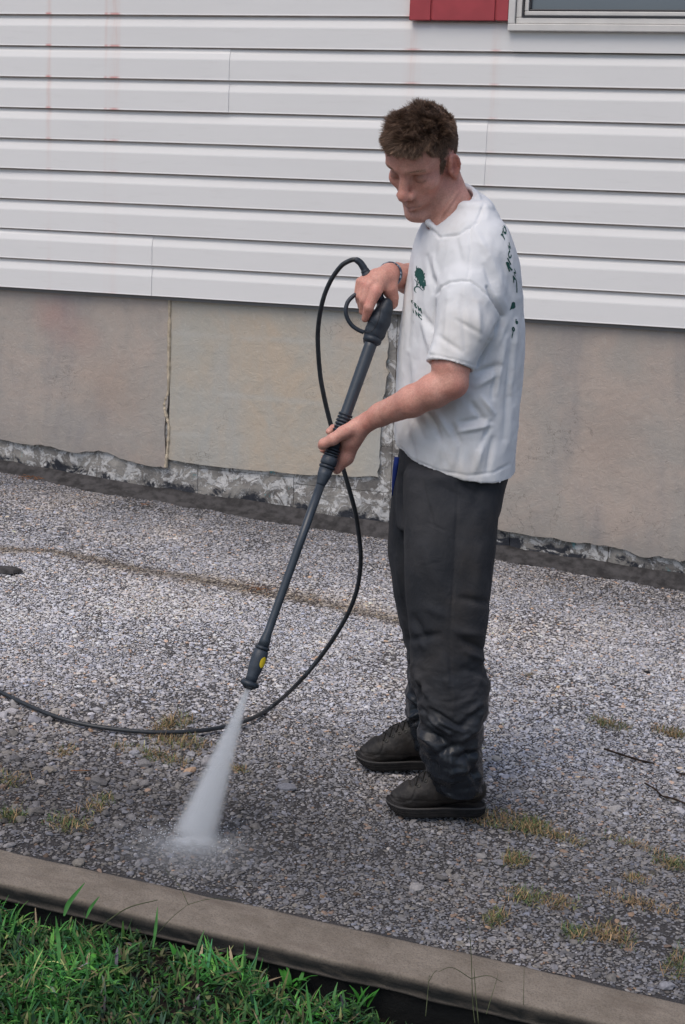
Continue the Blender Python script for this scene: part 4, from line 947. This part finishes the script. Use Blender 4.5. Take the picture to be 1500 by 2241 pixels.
# hair mask on the scalp
fx = h[:, 0]; az_ = np.abs(h[:, 1])
line = np.interp(fx, [-.12, -.05, -.022, -.016, .002, .018, .020, .034, .038, .050, .066, .09], [-.055, -.05, -.04, .012, .036, .02, -.018, -.014, .036, .048, .070, .074])
line = line+.006*fbm(h, 90, 2, 8)
hm = nh*(np.abs(h[:, 1]) < .09)*sst(-.008, np.where(h[:, 0] > .07, .010, .030), h[:, 2]-line)
ear_z = ((az_ > .0705) & (fx < .024) & (fx > -.018) & (h[:, 2] < .034)); hm = hm*(~ear_z)
tintc(hm, (.12, .078, .054), .45+.5*sst(.0, .05, h[:, 2]))
body = mesh_from('body', V, F, MAT['skin'], man, True, Cc)
# ---- hair: thousands of short tapered strands rooted on the scalp
def hair():
    idx = np.where(hm > .25)[0]; n = 26000; pick = idx[RNG.integers(0, len(idx), n)]; pick = pick[RNG.random(n) < np.clip(hm[pick]*1.2, 0, 1)]; n = len(pick)
    P = V[pick]+RNG.normal(0, .0012, (n, 3)); Nn = N[pick]; hh = h[pick]
    up = sst(.040, .105, hh[:, 2]+.15*np.clip(hh[:, 0], -.1, .05)*0)
    ln = (.0045+.0220*up*(1-.10*sst(.05, .09, hh[:, 0]))*(1-.62*sst(.0, -.075, hh[:, 0])))*RNG.uniform(.7, 1.2, n); ln *= np.clip(.5+.7*hm[pick], 0, 1)
    flow = np.array([.65, .0, -.05])@HR; cl = 1.25*np.stack([fbm(hh, 48, 2, s) for s in (1, 2, 3)], -1)
    d = Nn*.9+flow*(.25+.75*up)[:, None]+cl*(.55*up+.25)[:, None]+RNG.normal(0, .13, (n, 3)); d += np.array([0, 0, -.75])*(1-up)[:, None]; d /= np.linalg.norm(d, axis=1)[:, None]
    sg = 3; W = np.zeros((n, (sg+1)*3, 3)); p = P.copy(); wd = RNG.uniform(.0005, .0009, n); sd_ = np.cross(d, Nn+RNG.normal(0, .5, (n, 3))); sd_ /= np.linalg.norm(sd_, axis=1)[:, None]+1e-9; s3 = np.cross(d, sd_)
    bend = flow*.35+cl*.5+np.array([0, 0, -.15])
    for i in range(sg+1):
        w = wd*(1-.75*i/sg)
        for k_ in range(3):
            a = 2.094*k_; W[:, i*3+k_] = p+(sd_*math.cos(a)+s3*math.sin(a))*w[:, None]
        p = p+d*(ln/sg)[:, None]; d = d+bend*.33*up[:, None]; d /= np.linalg.norm(d, axis=1)[:, None]
    b = np.arange(n)[:, None]*(sg+1)*3; FF = np.concatenate([np.stack([b+3*i+k_, b+3*i+(k_+1) % 3, b+3*i+3+(k_+1) % 3, b+3*i+3+k_], -1).reshape(-1, 4) for i in range(sg) for k_ in range(3)])
    g = np.exp(RNG.normal(.08, .38, n)); c = np.stack([.125*g, .080*g, .056*g], -1); lt_ = (1-up)[:, None]; c = c*(1-lt_*.1)+np.array([.20, .135, .09])*lt_*.55
    c = np.repeat(c, (sg+1)*3, 0); tp = np.tile(np.repeat(np.linspace(.8, 1.35, sg+1), 3), n)[:, None]
    mesh_from('hair', W.reshape(-1, 3), FF, MAT['hair'], man, False, c*tp)
hair()
def brow():
    m = MB()
    for s_ in (1, -1):
        for _ in range(120):
            t = RNG.random(); a = np.array([.0955-.018*t**1.5, s_*(.012+.036*t), .031+.004*math.sin(t*3.)])+RNG.normal(0, .0012, 3)
            q = hd(*a); q2 = hd(*(a+np.array([-.001, s_*.006, .0015]))); m.tube([q, (q+q2)/2, q2], .00035, 3)
        m.build('eyebrow', MAT['brow'], man); m = MB()
MAT['brow'] = m_plain('brow_hair', (.20, .125, .07), .7, .2)
brow()
print('hair', round(time.time()-T0, 1))
# bracelet
a0 = PM(853, 600, .03); ax = PM(895, 610, .12)-a0; ax /= np.linalg.norm(ax); b1 = np.cross(ax, [0, 0, 1.]); b1 /= np.linalg.norm(b1); b2 = np.cross(ax, b1); rb = mr(853, 600, .03, 26.5)
V_ = []; F_ = []; nn = 40
for i in range(nn):
    t = 2*math.pi*i/nn
    for (r, l) in ((rb, -.0045), (rb+.0022, -.004), (rb+.0022, .004), (rb, .0045)): V_.append(a0+ax*(l+.002)+(b1*math.cos(t)*1.02+b2*math.sin(t)*.98)*r)
for i in range(nn):
    j = (i+1) % nn
    for k in range(4): F_.append((i*4+k, i*4+(k+1) % 4, j*4+(k+1) % 4, j*4+k))
M_ = NM('bracelet_print', .5); M_.color(M_.mix(M_.ramp(M_.noise(130, 3), .46, .54), (.03, .05, .09), (.30, .36, .42))); mesh_from('bracelet', V_, F_, M_.m, man, True)
# ================================================================== SHIRT
S = SDF(PM(850, 1080, -.32)-[.03, .02, .02], PM(1160, 385, 0)+[.03, .33, .03], .0032)
ph = math.radians(20)
S.stack([(455, 968, 1070, 0, .10), (480, 938, 1098, 0, .15), (520, 915, 1115, 0, .175), (560, 905, 1126, 0, .185), (600, 898, 1131, 0, .185), (650, 890, 1137, 0, .18), (700, 884, 1140, 0, .18), (760, 877, 1140, 0, .18), (820, 872, 1138, 0, .18), (880, 868, 1133, 0, .182), (940, 866, 1128, 0, .185), (985, 868, 1122, 0, .188), (1100, 872, 1112, 0, .19)], ph, .02, 2.15)
S.chain([Q(1012, 528, -.03, 54), Q(1042, 578, -.11, 54), Q(1030, 655, -.15, 66)], .03)
S.chain([Q(1020, 452, .01, 43), Q(1040, 478, .01, 44), Q(1054, 520, -.01, 56)], .02)
T_ = SDF(S.lo, S.lo+(S.n-1)*S.h, S.h); T_.F = T_.F[:S.n[0], :S.n[1], :S.n[2]]
T_.F = np.full(S.n, .05, np.float32); T_.n = S.n; T_.ax = S.ax
T_.chain([Q(1026, 640, -.145, 66), Q(1020, 710, -.178, 62), Q(985, 800, -.215, 50), Q(970, 840, -.225, 49)], .01)
G = (S.ax[0][:, None, None], S.ax[1][None, :, None], S.ax[2][None, None, :])
cc = PM(986, 802, -.215); axs = PM(970, 840, -.225)-PM(1020, 710, -.178); axs /= np.linalg.norm(axs); ed_ = PM(1037, 815, -.215)-PM(936, 790, -.215); ed_ /= np.linalg.norm(ed_); axs = axs-ed_*(axs@ed_); axs /= np.linalg.norm(axs)
T_.F = np.maximum(T_.F, ((G[0]-cc[0])*axs[0]+(G[1]-cc[1])*axs[1]+(G[2]-cc[2])*axs[2]).astype(np.float32))
T_.cap(cc-axs*.02, cc+axs*.03, mr(986, 802, -.215, 45.5), mr(986, 802, -.215, 46), .002, True)
S.put((slice(None),)*3, T_.F, .014); del T_
S.cap(PM(1001, 508, -.002), PM(957, 375, -.002), .0625, .0615, .005, True)
S.chain([Q(990, 500, .05, 55), Q(970, 560, .14, 55), Q(975, 640, .22, 55)], .03)
# collar rib
ring_ = spline([PM(938, 487, -.03), PM(966, 507, -.062), PM(1003, 498, -.070), PM(1034, 472, -.060), PM(1047, 438, -.035), PM(1028, 411, .02), PM(995, 412, .06), PM(962, 440, .06), PM(942, 468, .02), PM(938, 487, -.03)], 5)
for i in range(len(ring_)-1): S.cap(ring_[i], ring_[i+1], .0072, .0072, .003)
# cut the hem and the sleeve opening
hp_ = np.array([PM(868, 990, -.05), PM(1012, 1055, -.195), PM(1122, 1030, -.04)]); nz_ = np.cross(hp_[1]-hp_[0], hp_[2]-hp_[0]); nz_ /= np.linalg.norm(nz_); nz_ = nz_ if nz_[2] < 0 else -nz_
cut = (G[0]-hp_[0][0])*nz_[0]+(G[1]-hp_[0][1])*nz_[1]+(G[2]-hp_[0][2])*nz_[2]; S.F = np.maximum(S.F, cut.astype(np.float32))
V, F = S.mesh(); print('shirt verts', len(V)); del S
V = relax(V, F, 3, .5); N = normals(V, F); px = project(V)
face = sst(.05, .5, -(N@np.array([0, 1., 0])))
ST_ = [ # x0,y0,x1,y1,width,amp(mm)
 (1068, 628, 1098, 690, 5, -9), (1098, 692, 1072, 745, 5, -9), (1072, 745, 1045, 800, 6, -9), (1082, 620, 1110, 680, 9, 2.5), (1112, 690, 1085, 760, 9, 3),
 (1098, 560, 1120, 640, 12, -3.5), (1075, 560, 1100, 640, 10, 2.5), (1060, 580, 1085, 640, 7, -2.5), (960, 640, 948, 720, 6, -6), (950, 610, 958, 640, 7, -4), (935, 560, 948, 640, 7, -4),(948, 560, 962, 620, 6, 3),
 (948, 720, 925, 690, 9, -4), (925, 700, 945, 770, 10, 4), (900, 560, 893, 760, 8, -4), (912, 540, 903, 700, 7, 3),
 (1045, 815, 1090, 800, 10, -8), (1040, 845, 1085, 820, 9, 5), (1085, 820, 1078, 870, 8, -6), (1055, 870, 1080, 905, 8, 5), (1035, 885, 1058, 915, 9, -8), (1010, 925, 1060, 915, 8, -6), (1000, 945, 1075, 930, 7, 5), (1075, 925, 1050, 980, 9, -5), (990, 930, 1005, 965, 8, -6), (940, 905, 965, 960, 8, -5), (955, 900, 985, 950, 8, 4), (900, 900, 930, 960, 12, -4), (915, 880, 940, 930, 10, 3),
 (1120, 760, 1105, 960, 10, -4), (1105, 740, 1085, 860, 9, 4), (1130, 700, 1118, 860, 7, 3), (1060, 960, 1040, 1030, 10, 4), (1080, 960, 1066, 1035, 9, -4), (1010, 970, 1000, 1030, 10, -3), (960, 975, 950, 1025, 10, 3), (900, 960, 905, 1005, 10, -3),
 (985, 640, 975, 760, 9, 3), (1010, 650, 1020, 760, 9, -2.5), (1045, 660, 1050, 740, 9, 3), (960, 735, 1010, 770, 8, -3), (1000, 700, 1050, 730, 7, -2.5), (880, 800, 876, 960, 9, 3), (893, 780, 890, 940, 9, -3),
 (1040, 500, 1070, 560, 10, 2.5), (1000, 520, 1010, 580, 10, -2), (970, 520, 950, 600, 10, 2.5)]
ST = [(*a[:4], a[4]*.72, a[5]*1.55) for a in ST_]
disp = strokes(px, ST)*face
rid = lambda P, s, q: 1-2*np.abs(fbm(P, s, 2, q))
disp += .0020*fbm(V*np.array([1, 1, .55]), 11, 3, 2)+.0013*rid(V@np.array([[1, 0, -.5], [0, 1, 0], [.3, 0, .5]]), 24, 15)+.0022*rid(V@np.array([[1, 0, .5], [0, 1, 0], [-.2, 0, .45]]), 12, 5)*sst(1.5, 1.2, V[:, 2])+.0010*fbm(V, 35, 2, 7)
# stitched seams: shoulder, armhole, cuff and hem double rows
SE = []
def poly(pts, w, a):
    for i in range(len(pts)-1): SE.append((*pts[i], *pts[i+1], w, a))
poly([(1028, 488), (1030, 540), (1027, 590), (1024, 616)], 2.2, -1.5); poly([(955, 645), (965, 628), (985, 618), (1010, 614), (1030, 616), (1050, 630), (1075, 652), (1092, 675), (1098, 692)], 2.4, -2.4)
poly([(938, 776), (965, 779), (1000, 788), (1040, 800)], 2.2, -1.4); poly([(870, 975), (900, 1004), (960, 1031), (1030, 1041), (1080, 1034), (1119, 1016)], 2.4, -1.5)
poly([(938, 497), (962, 519), (1005, 513), (1044, 486), (1060, 446)], 2.8, -2.6)
disp += strokes(px, SE)*2*(face > .1)
V = V+N*disp[:, None]; V = relax(V, F, 1, .35)
shirt = mesh_from('shirt', V, F, MAT['shirt'], man, True)
bvs = BVHTree.FromPolygons([tuple(x) for x in unloc(V)], [tuple(f) for f in F.tolist()])
# printed lettering and tree on the shirt
def ltext(P): return loc(P)
def decal(name, polys):
    if name in ('letter', 'emblem_mark'):
        for p in polys: decal(name+' ', [p])
        return
    name = name.strip(); VV = []; FF = []
    for pts, faces in polys:
        D = drape(pts, bvs, .0014)
        if any(d is None for d in D): continue
        b = len(VV); VV += [tuple(loc(d)) for d in D]; FF += [tuple(i+b for i in f) for f in faces]
    if FF: mesh_from(name, VV, FF, MAT['ink'], man)
def glyph(txt, origin, ux, uy, bold=.02):
    cu = bpy.data.curves.new('t', 'FONT'); cu.body = txt; cu.size = 1; cu.resolution_u = 2; cu.offset = bold; ob = bpy.data.objects.new('t', cu); COL.objects.link(ob)
    dg = bpy.context.evaluated_depsgraph_get(); me = bpy.data.meshes.new_from_object(ob.evaluated_get(dg)); vs = [v.co.copy() for v in me.vertices]; fs = [tuple(p.vertices) for p in me.polygons]
    bpy.data.objects.remove(ob); bpy.data.meshes.remove(me); bpy.data.curves.remove(cu)
    o_ = np.array(origin, float); ux = np.array(ux, float); uy = np.array(uy, float)
    return [([tuple(o_+ux*v.x+uy*v.y) for v in vs], fs)]
dec = []
for i_, ch in enumerate('OSM'): dec += glyph(ch, (901+7.2*i_, 664+7.0*i_), (11.5, 9.5), (-2.6, -14.5), .05)
decal('letter', dec); dec = []
for i_, ch in enumerate('INC'): dec += glyph(ch, (904+6.2*i_, 683+5.4*i_), (11.5, 9.0), (-2.6, -14.5), .05)
decal('letter', dec)
# tree emblem (irregular crown of leaf clumps + leaning trunk)
polys = []
tr_out = [(911, 583), (915, 587), (920, 586), (924, 590), (927, 594), (928, 600), (930, 605), (932, 615), (933, 625), (930, 626), (929, 632), (925, 628), (922, 624), (920, 627), (917, 618), (915, 610), (911, 606), (908, 603), (909, 594), (911, 590)]
cen = (920, 605); no = len(tr_out); pr_ = [cen]+[(cen[0]+(p[0]-cen[0])*f, cen[1]+(p[1]-cen[1])*f) for f in (.25, .5, .75, 1) for p in tr_out]
polys.append((pr_, [(0, i, i % no+1) for i in range(1, no+1)]+[(1+r*no+i, 1+r*no+(i+1) % no, 1+(r+1)*no+(i+1) % no, 1+(r+1)*no+i) for r in range(3) for i in range(no)]))
for _ in range(40):
    a = random.uniform(0, 6.28); i = random.randrange(len(tr_out)); c = (tr_out[i][0]+random.uniform(-1.5, 1.5), tr_out[i][1]+random.uniform(-2, 2)); r = random.uniform(.6, 1.6)
    polys.append(([(c[0]+r*math.cos(k*1.2566+a)*(.6+.5*(k % 2)), c[1]+r*1.3*math.sin(k*1.2566+a)) for k in range(5)], [(0, 1, 2, 3, 4)]))
def strip(pts, w):
    P = spline(np.array(pts, float), 4); T = np.gradient(P, axis=0); T /= np.linalg.norm(T, axis=1)[:, None]; n_ = np.stack([-T[:, 1], T[:, 0]], 1); w_ = np.interp(np.linspace(0, 1, len(P)), np.linspace(0, 1, len(w)), w)[:, None]
    VV = list(map(tuple, P-n_*w_))+list(map(tuple, P+n_*w_)); k = len(P); return (VV, [(i, i+1, k+i+1, k+i) for i in range(k-1)])
polys.append(strip([(912, 641), (908, 636), (908, 630), (912, 627), (918, 628), (923, 633), (927, 636)], [.3, 1.3, 1.3, 1.1, .9, .5])); polys.append(strip([(912, 627), (913, 618), (914, 608)], [1, .9, .7])); polys.append(strip([(912, 617), (909, 612), (907, 610)], [.7, .5, .3])); polys.append(strip([(914, 624), (917, 616), (918, 610)], [.7, .6, .5]))
decal('tree_emblem', polys)
B_ = []
def bl(txt, o_, ux, uy, bold=.03): B_.extend(glyph(txt, (o_[0]-1, o_[1]+2), np.array(ux)*1.35, np.array(uy)*1.35, bold+.02))
bl('R', (1115, 591), (9, -4), (-7, -19), .04); bl('I', (1118, 577), (8, -6), (-7, -14), .03); bl('C', (1117, 566), (5, -9), (-5, -13), .03); bl('H', (1117, 549), (3, -9), (-4, -14), .03)
bl('O', (1107, 513), (4, -10), (-7, -15), .04); bl('Y', (1104, 524), (4, -9), (-6, -14), .04)
bl('A', (1126, 616), (5, -8), (-4, -12), .04); bl('N', (1129, 604), (2, -9), (-3, -10), .03)
bl('0', (1124, 724), (8, -5), (-3, -9), .04); bl('6', (1132, 708), (6, -6), (-4, -9), .05)
decal('letter', B_)
decal('emblem_mark', [([(1124, 660), (1128, 662), (1129, 672), (1126, 675), (1121, 676), (1116, 679), (1119, 670), (1121, 662)], [(0, 1, 2, 3, 4, 5, 6, 7)]), strip([(1121, 740), (1122, 733), (1124, 724)], [.4, 1.2, .6]), strip([(1132, 640), (1132, 628), (1131, 612)], [1.2, .9, .5])])
print('shirt', round(time.time()-T0, 1))
# ================================================================== TROUSERS
S = SDF(PM(845, 1760, -.32)-[.03, .0, .03], PM(1130, 950, 0)+[.03, .33, .02], .0036)
S.stack([(960, 880, 1108, 0, .165), (1030, 872, 1109, 0, .168), (1100, 868, 1092, 0, .165), (1150, 872, 1080, 0, .12)], ph, .02, 2.2)
S.stack([(1040, 884, 1106, -.085, .09), (1108, 886, 1091, -.10, .105), (1181, 887, 1086, -.11, .105), (1254, 889, 1079, -.115, .10), (1320, 891, 1071, -.12, .096), (1401, 898, 1059, -.125, .092), (1463, 904, 1055, -.13, .09), (1492, 906, 1068, -.13, .095), (1547, 917, 1065, -.135, .092), (1580, 918, 1055, -.135, .088), (1620, 918, 1049, -.14, .08), (1664, 920, 1049, -.14, .078), (1700, 938, 1050, -.14, .07), (1722, 960, 1046, -.14, .065)], math.radians(8), .014, 2.2)
S.stack([(1030, 862, 1060, .085, .09), (1126, 853, 1050, .10, .10), (1218, 850, 1040, .11, .10), (1309, 862, 1030, .12, .095), (1430, 889, 1022, .13, .09), (1490, 894, 1015, .135, .085), (1525, 888, 1005, .14, .085), (1566, 893, 1000, .145, .08), (1606, 901, 992, .15, .072), (1632, 906, 990, .155, .07)], math.radians(8), .012, 2.2)
V, F = S.mesh(); print('trousers verts', len(V)); del S
V = relax(V, F, 3, .5); N = normals(V, F); px = project(V); face = sst(.05, .5, -(N@np.array([0, 1., 0])))
TS = [(897, 1400, 960, 1390, 9, -6), (905, 1350, 925, 1400, 9, -6), (925, 1420, 905, 1370, 8, 5), (1058, 1422, 1010, 1400, 8, -7), (1050, 1390, 1000, 1380, 10, 5), (1056, 1445, 1020, 1425, 8, 5), (1020, 1465, 1055, 1480, 9, -6), (1064, 1500, 1030, 1470, 9, 5),
 (912, 1470, 940, 1530, 7, 8), (925, 1490, 915, 1540, 7, -7), (930, 1560, 985, 1605, 5, 8), (945, 1550, 1000, 1590, 5, -8), (925, 1545, 950, 1590, 5, -7), (960, 1575, 1010, 1600, 6, 7), (940, 1600, 975, 1625, 8, -9), (925, 1600, 965, 1650, 9, 7), (960, 1650, 1000, 1630, 8, -8), (1000, 1600, 1045, 1560, 9, -7), (1010, 1620, 1050, 1590, 7, 7), (1000, 1660, 1050, 1640, 8, -8), (980, 1690, 1040, 1680, 8, 7), (1020, 1640, 1040, 1720, 7, -6), (985, 1640, 990, 1710, 7, 6), (950, 1640, 960, 1700, 7, -6), (1030, 1560, 1050, 1540, 7, 6),
 (890, 1530, 915, 1560, 6, -8), (895, 1520, 920, 1545, 6, 7), (897, 1585, 920, 1575, 5, -7), (900, 1570, 915, 1560, 5, 6), (885, 1310, 895, 1400, 7, -4), (877, 1040, 886, 1180, 5, -5), (870, 1220, 880, 1300, 8, 3),
 (960, 1060, 1010, 1090, 9, -3), (1010, 1060, 1040, 1080, 7, -5), (930, 1200, 960, 1300, 16, 4), (1000, 1150, 990, 1300, 16, -4), (1050, 1200, 1040, 1330, 14, 4), (1075, 1320, 1010, 1310, 9, -5), (950, 1100, 930, 1180, 14, -3), (970, 1440, 990, 1520, 14, 5), (1040, 1110, 1060, 1040, 12, -4), (930, 1330, 980, 1350, 12, 3)]
low = sst(.55, .25, V[:, 2])
TS = [(*a[:4], a[4]*.9, a[5]*1.5) for a in TS]+[(1003, 1058, 996, 1230, 2.6, -3), (996, 1230, 985, 1400, 2.6, -3), (985, 1400, 988, 1560, 2.6, -2.5), (925, 1050, 948, 1150, 2.8, -3.5), (948, 1150, 985, 1165, 2.6, -2)]
disp = strokes(px, TS)*np.clip(face+.25, 0, 1)+.004*fbm(V*np.array([1, 1, .5]), 9, 3, 4)+low*.006*fbm(V*np.array([.7, .7, 1.8]), 22, 3, 9)+.003*rid(V@np.array([[1, 0, .4], [0, 1, 0], [.3, 0, .6]]), 8, 6)+low*.004*rid(V, 20, 12)
hemz = .06
V = V+N*disp[:, None]; V = relax(V, F, 1, .35)
mesh_from('trousers', V, F, MAT['trousers'], man, True)
# blue drawstring lining at the waist
m = MB(); m.tube([PM(869, 1000, -.045), PM(865, 1030, -.05), PM(861, 1060, -.05), PM(859, 1085, -.05)], [.006, .0065, .0035, .001], 8); m.build('drawstring', MAT['blue'], man, True)
print('trousers', round(time.time()-T0, 1))
# ================================================================== BOOTS
def boot(cx, cy, w, ang, mirror=1):
    toe = PM(cx, cy, w); g = gz(*(unloc(toe)[:2]))-Z0+.002
    root = empty('boot', (toe[0], toe[1], g), ang); root.parent = man; root.scale = (.84, .86, .92)
    S = SDF((-.03, -.075, -.0), (.33, .075, .16), .003)
    S.chain([((.040, -.003*mirror, .036), .028), ((.080, 0, .046), .040), ((.135, 0, .062), .044), ((.20, 0, .075), .041), ((.266, 0, .070), .038)], .02)
    S.chain([((.14, 0, .092), .032), ((.20, 0, .115), .034), ((.23, 0, .14), .038)], .02)
    G = (S.ax[0][:, None, None], S.ax[1][None, :, None], S.ax[2][None, None, :]); S.F = np.maximum(S.F, (.016-G[2]).astype(np.float32)+0*G[0]+0*G[1])
    V, F = S.mesh(); V = relax(V, F, 2); N = normals(V, F)
    d = .0012*fbm(V, 45, 3, 6)
    for x in (.075, .20): d -= .0022*np.exp(-((V[:, 0]-x-.1*np.abs(V[:, 1]))/.005)**2)*sst(.07, .09, V[:, 2])
    d -= .0016*np.exp(-(np.hypot(V[:, 0]-.045, V[:, 2]-.085)-.045)**2/.003**2); d -= .0014*np.exp(-((V[:, 2]-.048)/.0025)**2)
    V = V+N*d[:, None]; VU, FU = V, F; mesh_from('upper', V, F, MAT['leather'], root, True)
    # sole: outline extruded with lugs
    ol = [(.004, 0), (.010, .024), (.035, .043), (.08, .052), (.13, .048), (.18, .040), (.24, .040), (.285, .034), (.302, .018), (.306, 0)]; ol = ol+[(a, -b) for a, b in ol[-2:0:-1]]; P = spline(ol+[ol[0]], 4)[:-1]; n = len(P); P_OL = P; V = []; F = []
    lv = [(.0, .96), (.006, 1.0), (.013, 1.01), (.0135, .975), (.0165, .975), (.017, 1.015), (.022, 1.015), (.0225, .985), (.0255, .985), (.026, 1.02), (.032, 1.01), (.034, .97)]
    for z, s_ in lv:
        for i, p in enumerate(P):
            c = .15; lug = .985 if (i % 4 < 2 and z < .012) else 1; rise = .012*max(0, (.06-p[0])/.06)**2
            V.append((c+(p[0]-c)*s_*lug*.975, p[1]*s_*lug*.93, z*.74+rise*1.8))
    for k in range(len(lv)-1):
        for i in range(n): F.append((k*n+i, k*n+(i+1) % n, (k+1)*n+(i+1) % n, (k+1)*n+i))
    F += [tuple(range(n))[::-1], tuple((len(lv)-1)*n+i for i in range(n))]
    mesh_from('sole', V, F, MAT['sole'], root)
    bvu = BVHTree.FromPolygons([tuple(x) for x in VU], [tuple(f) for f in FU.tolist()])
    def top(x, y):
        q = bvu.ray_cast(Vector((x, y, .3)), Vector((0, 0, -1)))[0]; return None if q is None else np.array(q)
    for j in range(5):
        x = .098+.020*j
        for s_ in (1, -1):
            P = [top(x+.010*s_*u_, .027*u_) for u_ in np.linspace(-1, 1, 9)]
            if any(q is None for q in P): continue
            P = np.array(P)+[0, 0, .0022]; m = MB(); m.tube(P, .0024, 6); m.build('lace', MAT['lace'], root, True)
            q = top(x, s_*.030)
            if q is None: continue
            t = np.linspace(0, 2*math.pi, 11); nn_ = bvu.find_nearest(Vector(q))[1]; a1 = nn_.cross(Vector((0, 1, 0))).normalized(); a2 = nn_.cross(a1)
            m = MB(); m.tube([q+np.array(nn_)*.001+np.array(a1)*.0048*math.cos(k_)+np.array(a2)*.0048*math.sin(k_) for k_ in t], .0015, 5); m.build('eyelet', MAT['eyelet'], root, True)
    # padded ankle collar and sock
    m = MB(); m.tube([(.215+.042*math.cos(k_), .034*math.sin(k_), .142+.006*math.cos(k_)) for k_ in np.linspace(0, 2*math.pi, 25)], .009, 8); m.build('ankle_collar', MAT['leather'], root, True)
    m = MB(); m.tube([(.215, 0, .10), (.215, 0, .17), (.222, 0, .24)], [.037, .041, .043], 18); m.build('sock', MAT['lace'], root, True)
    # welt between upper and sole
    m = MB(); m.tube([(p[0]*.985+.002, p[1]*.92, .0255+.012*max(0, (.06-p[0])/.06)**2) for p in np.vstack([P_OL, P_OL[:1]])], .0028, 6, False); m.build('welt', MAT['midsole'], root, True)
boot(842, 1738, -.11, math.radians(2))
boot(776, 1632, .16, math.radians(5))
print('boots', round(time.time()-T0, 1))
# ================================================================== WATER
NZ = lance_at(1508); IMPc = ground(422, 1838, .006); axj = IMPc-NZ; LJ = float(np.linalg.norm(axj)); axj /= LJ
uj = RT-axj*(RT@axj); uj /= np.linalg.norm(uj); vj = np.cross(axj, uj)
def m_spray(kind):
    m = bpy.data.materials.new('water_'+kind); m.use_nodes = True; t = m.node_tree; t.nodes.clear(); M = NM.__new__(NM); M.m = m; M.t = t; M._g = None
    out = M.n('ShaderNodeOutputMaterial'); pv = M.n('ShaderNodeVolumePrincipled'); pv.inputs['Color'].default_value = (.96, .98, 1, 1); pv.inputs['Anisotropy'].default_value = .1
    o = M.obj(); X = M.xyz(o)
    if kind == 'jet':
        s = M.math('DIVIDE', X[2], LJ); ru = M.math('MULTIPLY_ADD', s, JU-.007, .007); rv = M.math('MULTIPLY_ADD', s, JV-.006, .006)
        a = M.math('DIVIDE', X[0], ru); b = M.math('DIVIDE', X[1], rv); r = M.math('SQRT', M.math('ADD', M.math('MULTIPLY', a, a), M.math('MULTIPLY', b, b)))
        nz = M.noise(16, 5, .65, vec=M.scale(o, (11, 11, .6))); e = M.ramp(M.math('ADD', r, M.math('MULTIPLY', M.math('SUBTRACT', nz, .5), .9)), .25, 1.0, 1, 0)
        den = M.math('MULTIPLY', e, M.math('DIVIDE', 2.7, rv)); den = M.math('MULTIPLY', den, M.math('MULTIPLY', M.ramp(nz, .3, .7, .5, 1.4), M.ramp(s, 1.0, .94, .35, 1))); M.set(pv.inputs['Density'], den)
    else:
        v = M.n('ShaderNodeVectorMath', operation='LENGTH'); M.set(v.inputs[0], o); nz = M.noise(3.2, 4, .6, vec=o)
        r = M.math('ADD', v.outputs['Value'], M.math('MULTIPLY', M.math('SUBTRACT', nz, .5), .7)); M.set(pv.inputs['Density'], M.ramp(r, -.2, .85, {'mist': 4.5, 'spatter': 16., 'splash': 130.}[kind], 0))
    t.links.new(pv.outputs[0], out.inputs['Volume']); return m
JU, JV = .066, .032
V = []; F = []; nn = 24
for k_, (z, a, b) in enumerate(((0, .008, .007), (LJ*.5, .5*JU+.006, .5*JV+.006), (LJ, JU+.004, JV+.004))):
    for i in range(nn): t = 2*math.pi*i/nn; V.append((a*math.cos(t), b*math.sin(t), z))
for k_ in range(2):
    for i in range(nn): F.append((k_*nn+i, k_*nn+(i+1) % nn, (k_+1)*nn+(i+1) % nn, (k_+1)*nn+i))
F += [tuple(range(nn))[::-1], tuple(2*nn+i for i in range(nn))]
o = mesh_from('water_jet', V, F, m_spray('jet'), label='white fan of water spray from the nozzle to the driveway', kind='stuff')
o.matrix_world = Matrix([[uj[i], vj[i], axj[i], NZ[i]] for i in range(3)]+[[0, 0, 0, 1]])
def puff(name, c, r, kind, label):
    bm = bmesh.new(); bmesh.ops.create_icosphere(bm, subdivisions=3, radius=1); me = bpy.data.meshes.new(name); bm.to_mesh(me); bm.free(); o = bpy.data.objects.new(name, me); COL.objects.link(o)
    me.materials.append(m_spray(kind)); o.matrix_world = Matrix.Translation(c) @ Matrix.Rotation(YAW, 4, 'Z') @ Matrix.Diagonal((*r, 1)); tag(o, label, kind='stuff')
puff('water_mist', Vector(ground(415, 1862, .03)), (.26, .17, .07), 'mist', 'faint mist drifting over the wet gravel around the impact')
puff('water_spatter', Vector(ground(420, 1850, .015)), (.13, .075, .035), 'spatter', 'soft white spatter cloud around the foot of the spray')
puff('water_splash', Vector(ground(420, 1841, .010)), (.078, .026, .020), 'splash', 'bright line of splash where the spray strikes the ground')
dn = 420; a_ = np.array([IMP3+RT*RNG.normal(-.02, .07)+HD*RNG.normal(-.02, .04)+np.array([0, 0, abs(RNG.normal(0, .022))+.003]) for _ in range(dn)])
m = MB(); tet = np.array([(1, 1, 1), (-1, -1, 1), (-1, 1, -1), (1, -1, -1)])
for p in a_:
    m.add(p-IMP3+tet*RNG.uniform(.0003, .0009), [(0, 1, 2), (0, 3, 1), (0, 2, 3), (1, 3, 2)])
o = m.build('water_droplets', m_plain('droplet', (.75, .8, .85), .15, .8), label='fine droplets thrown up where the spray lands', kind='stuff'); o.location = IMP3
print('done', round(time.time()-T0, 1))
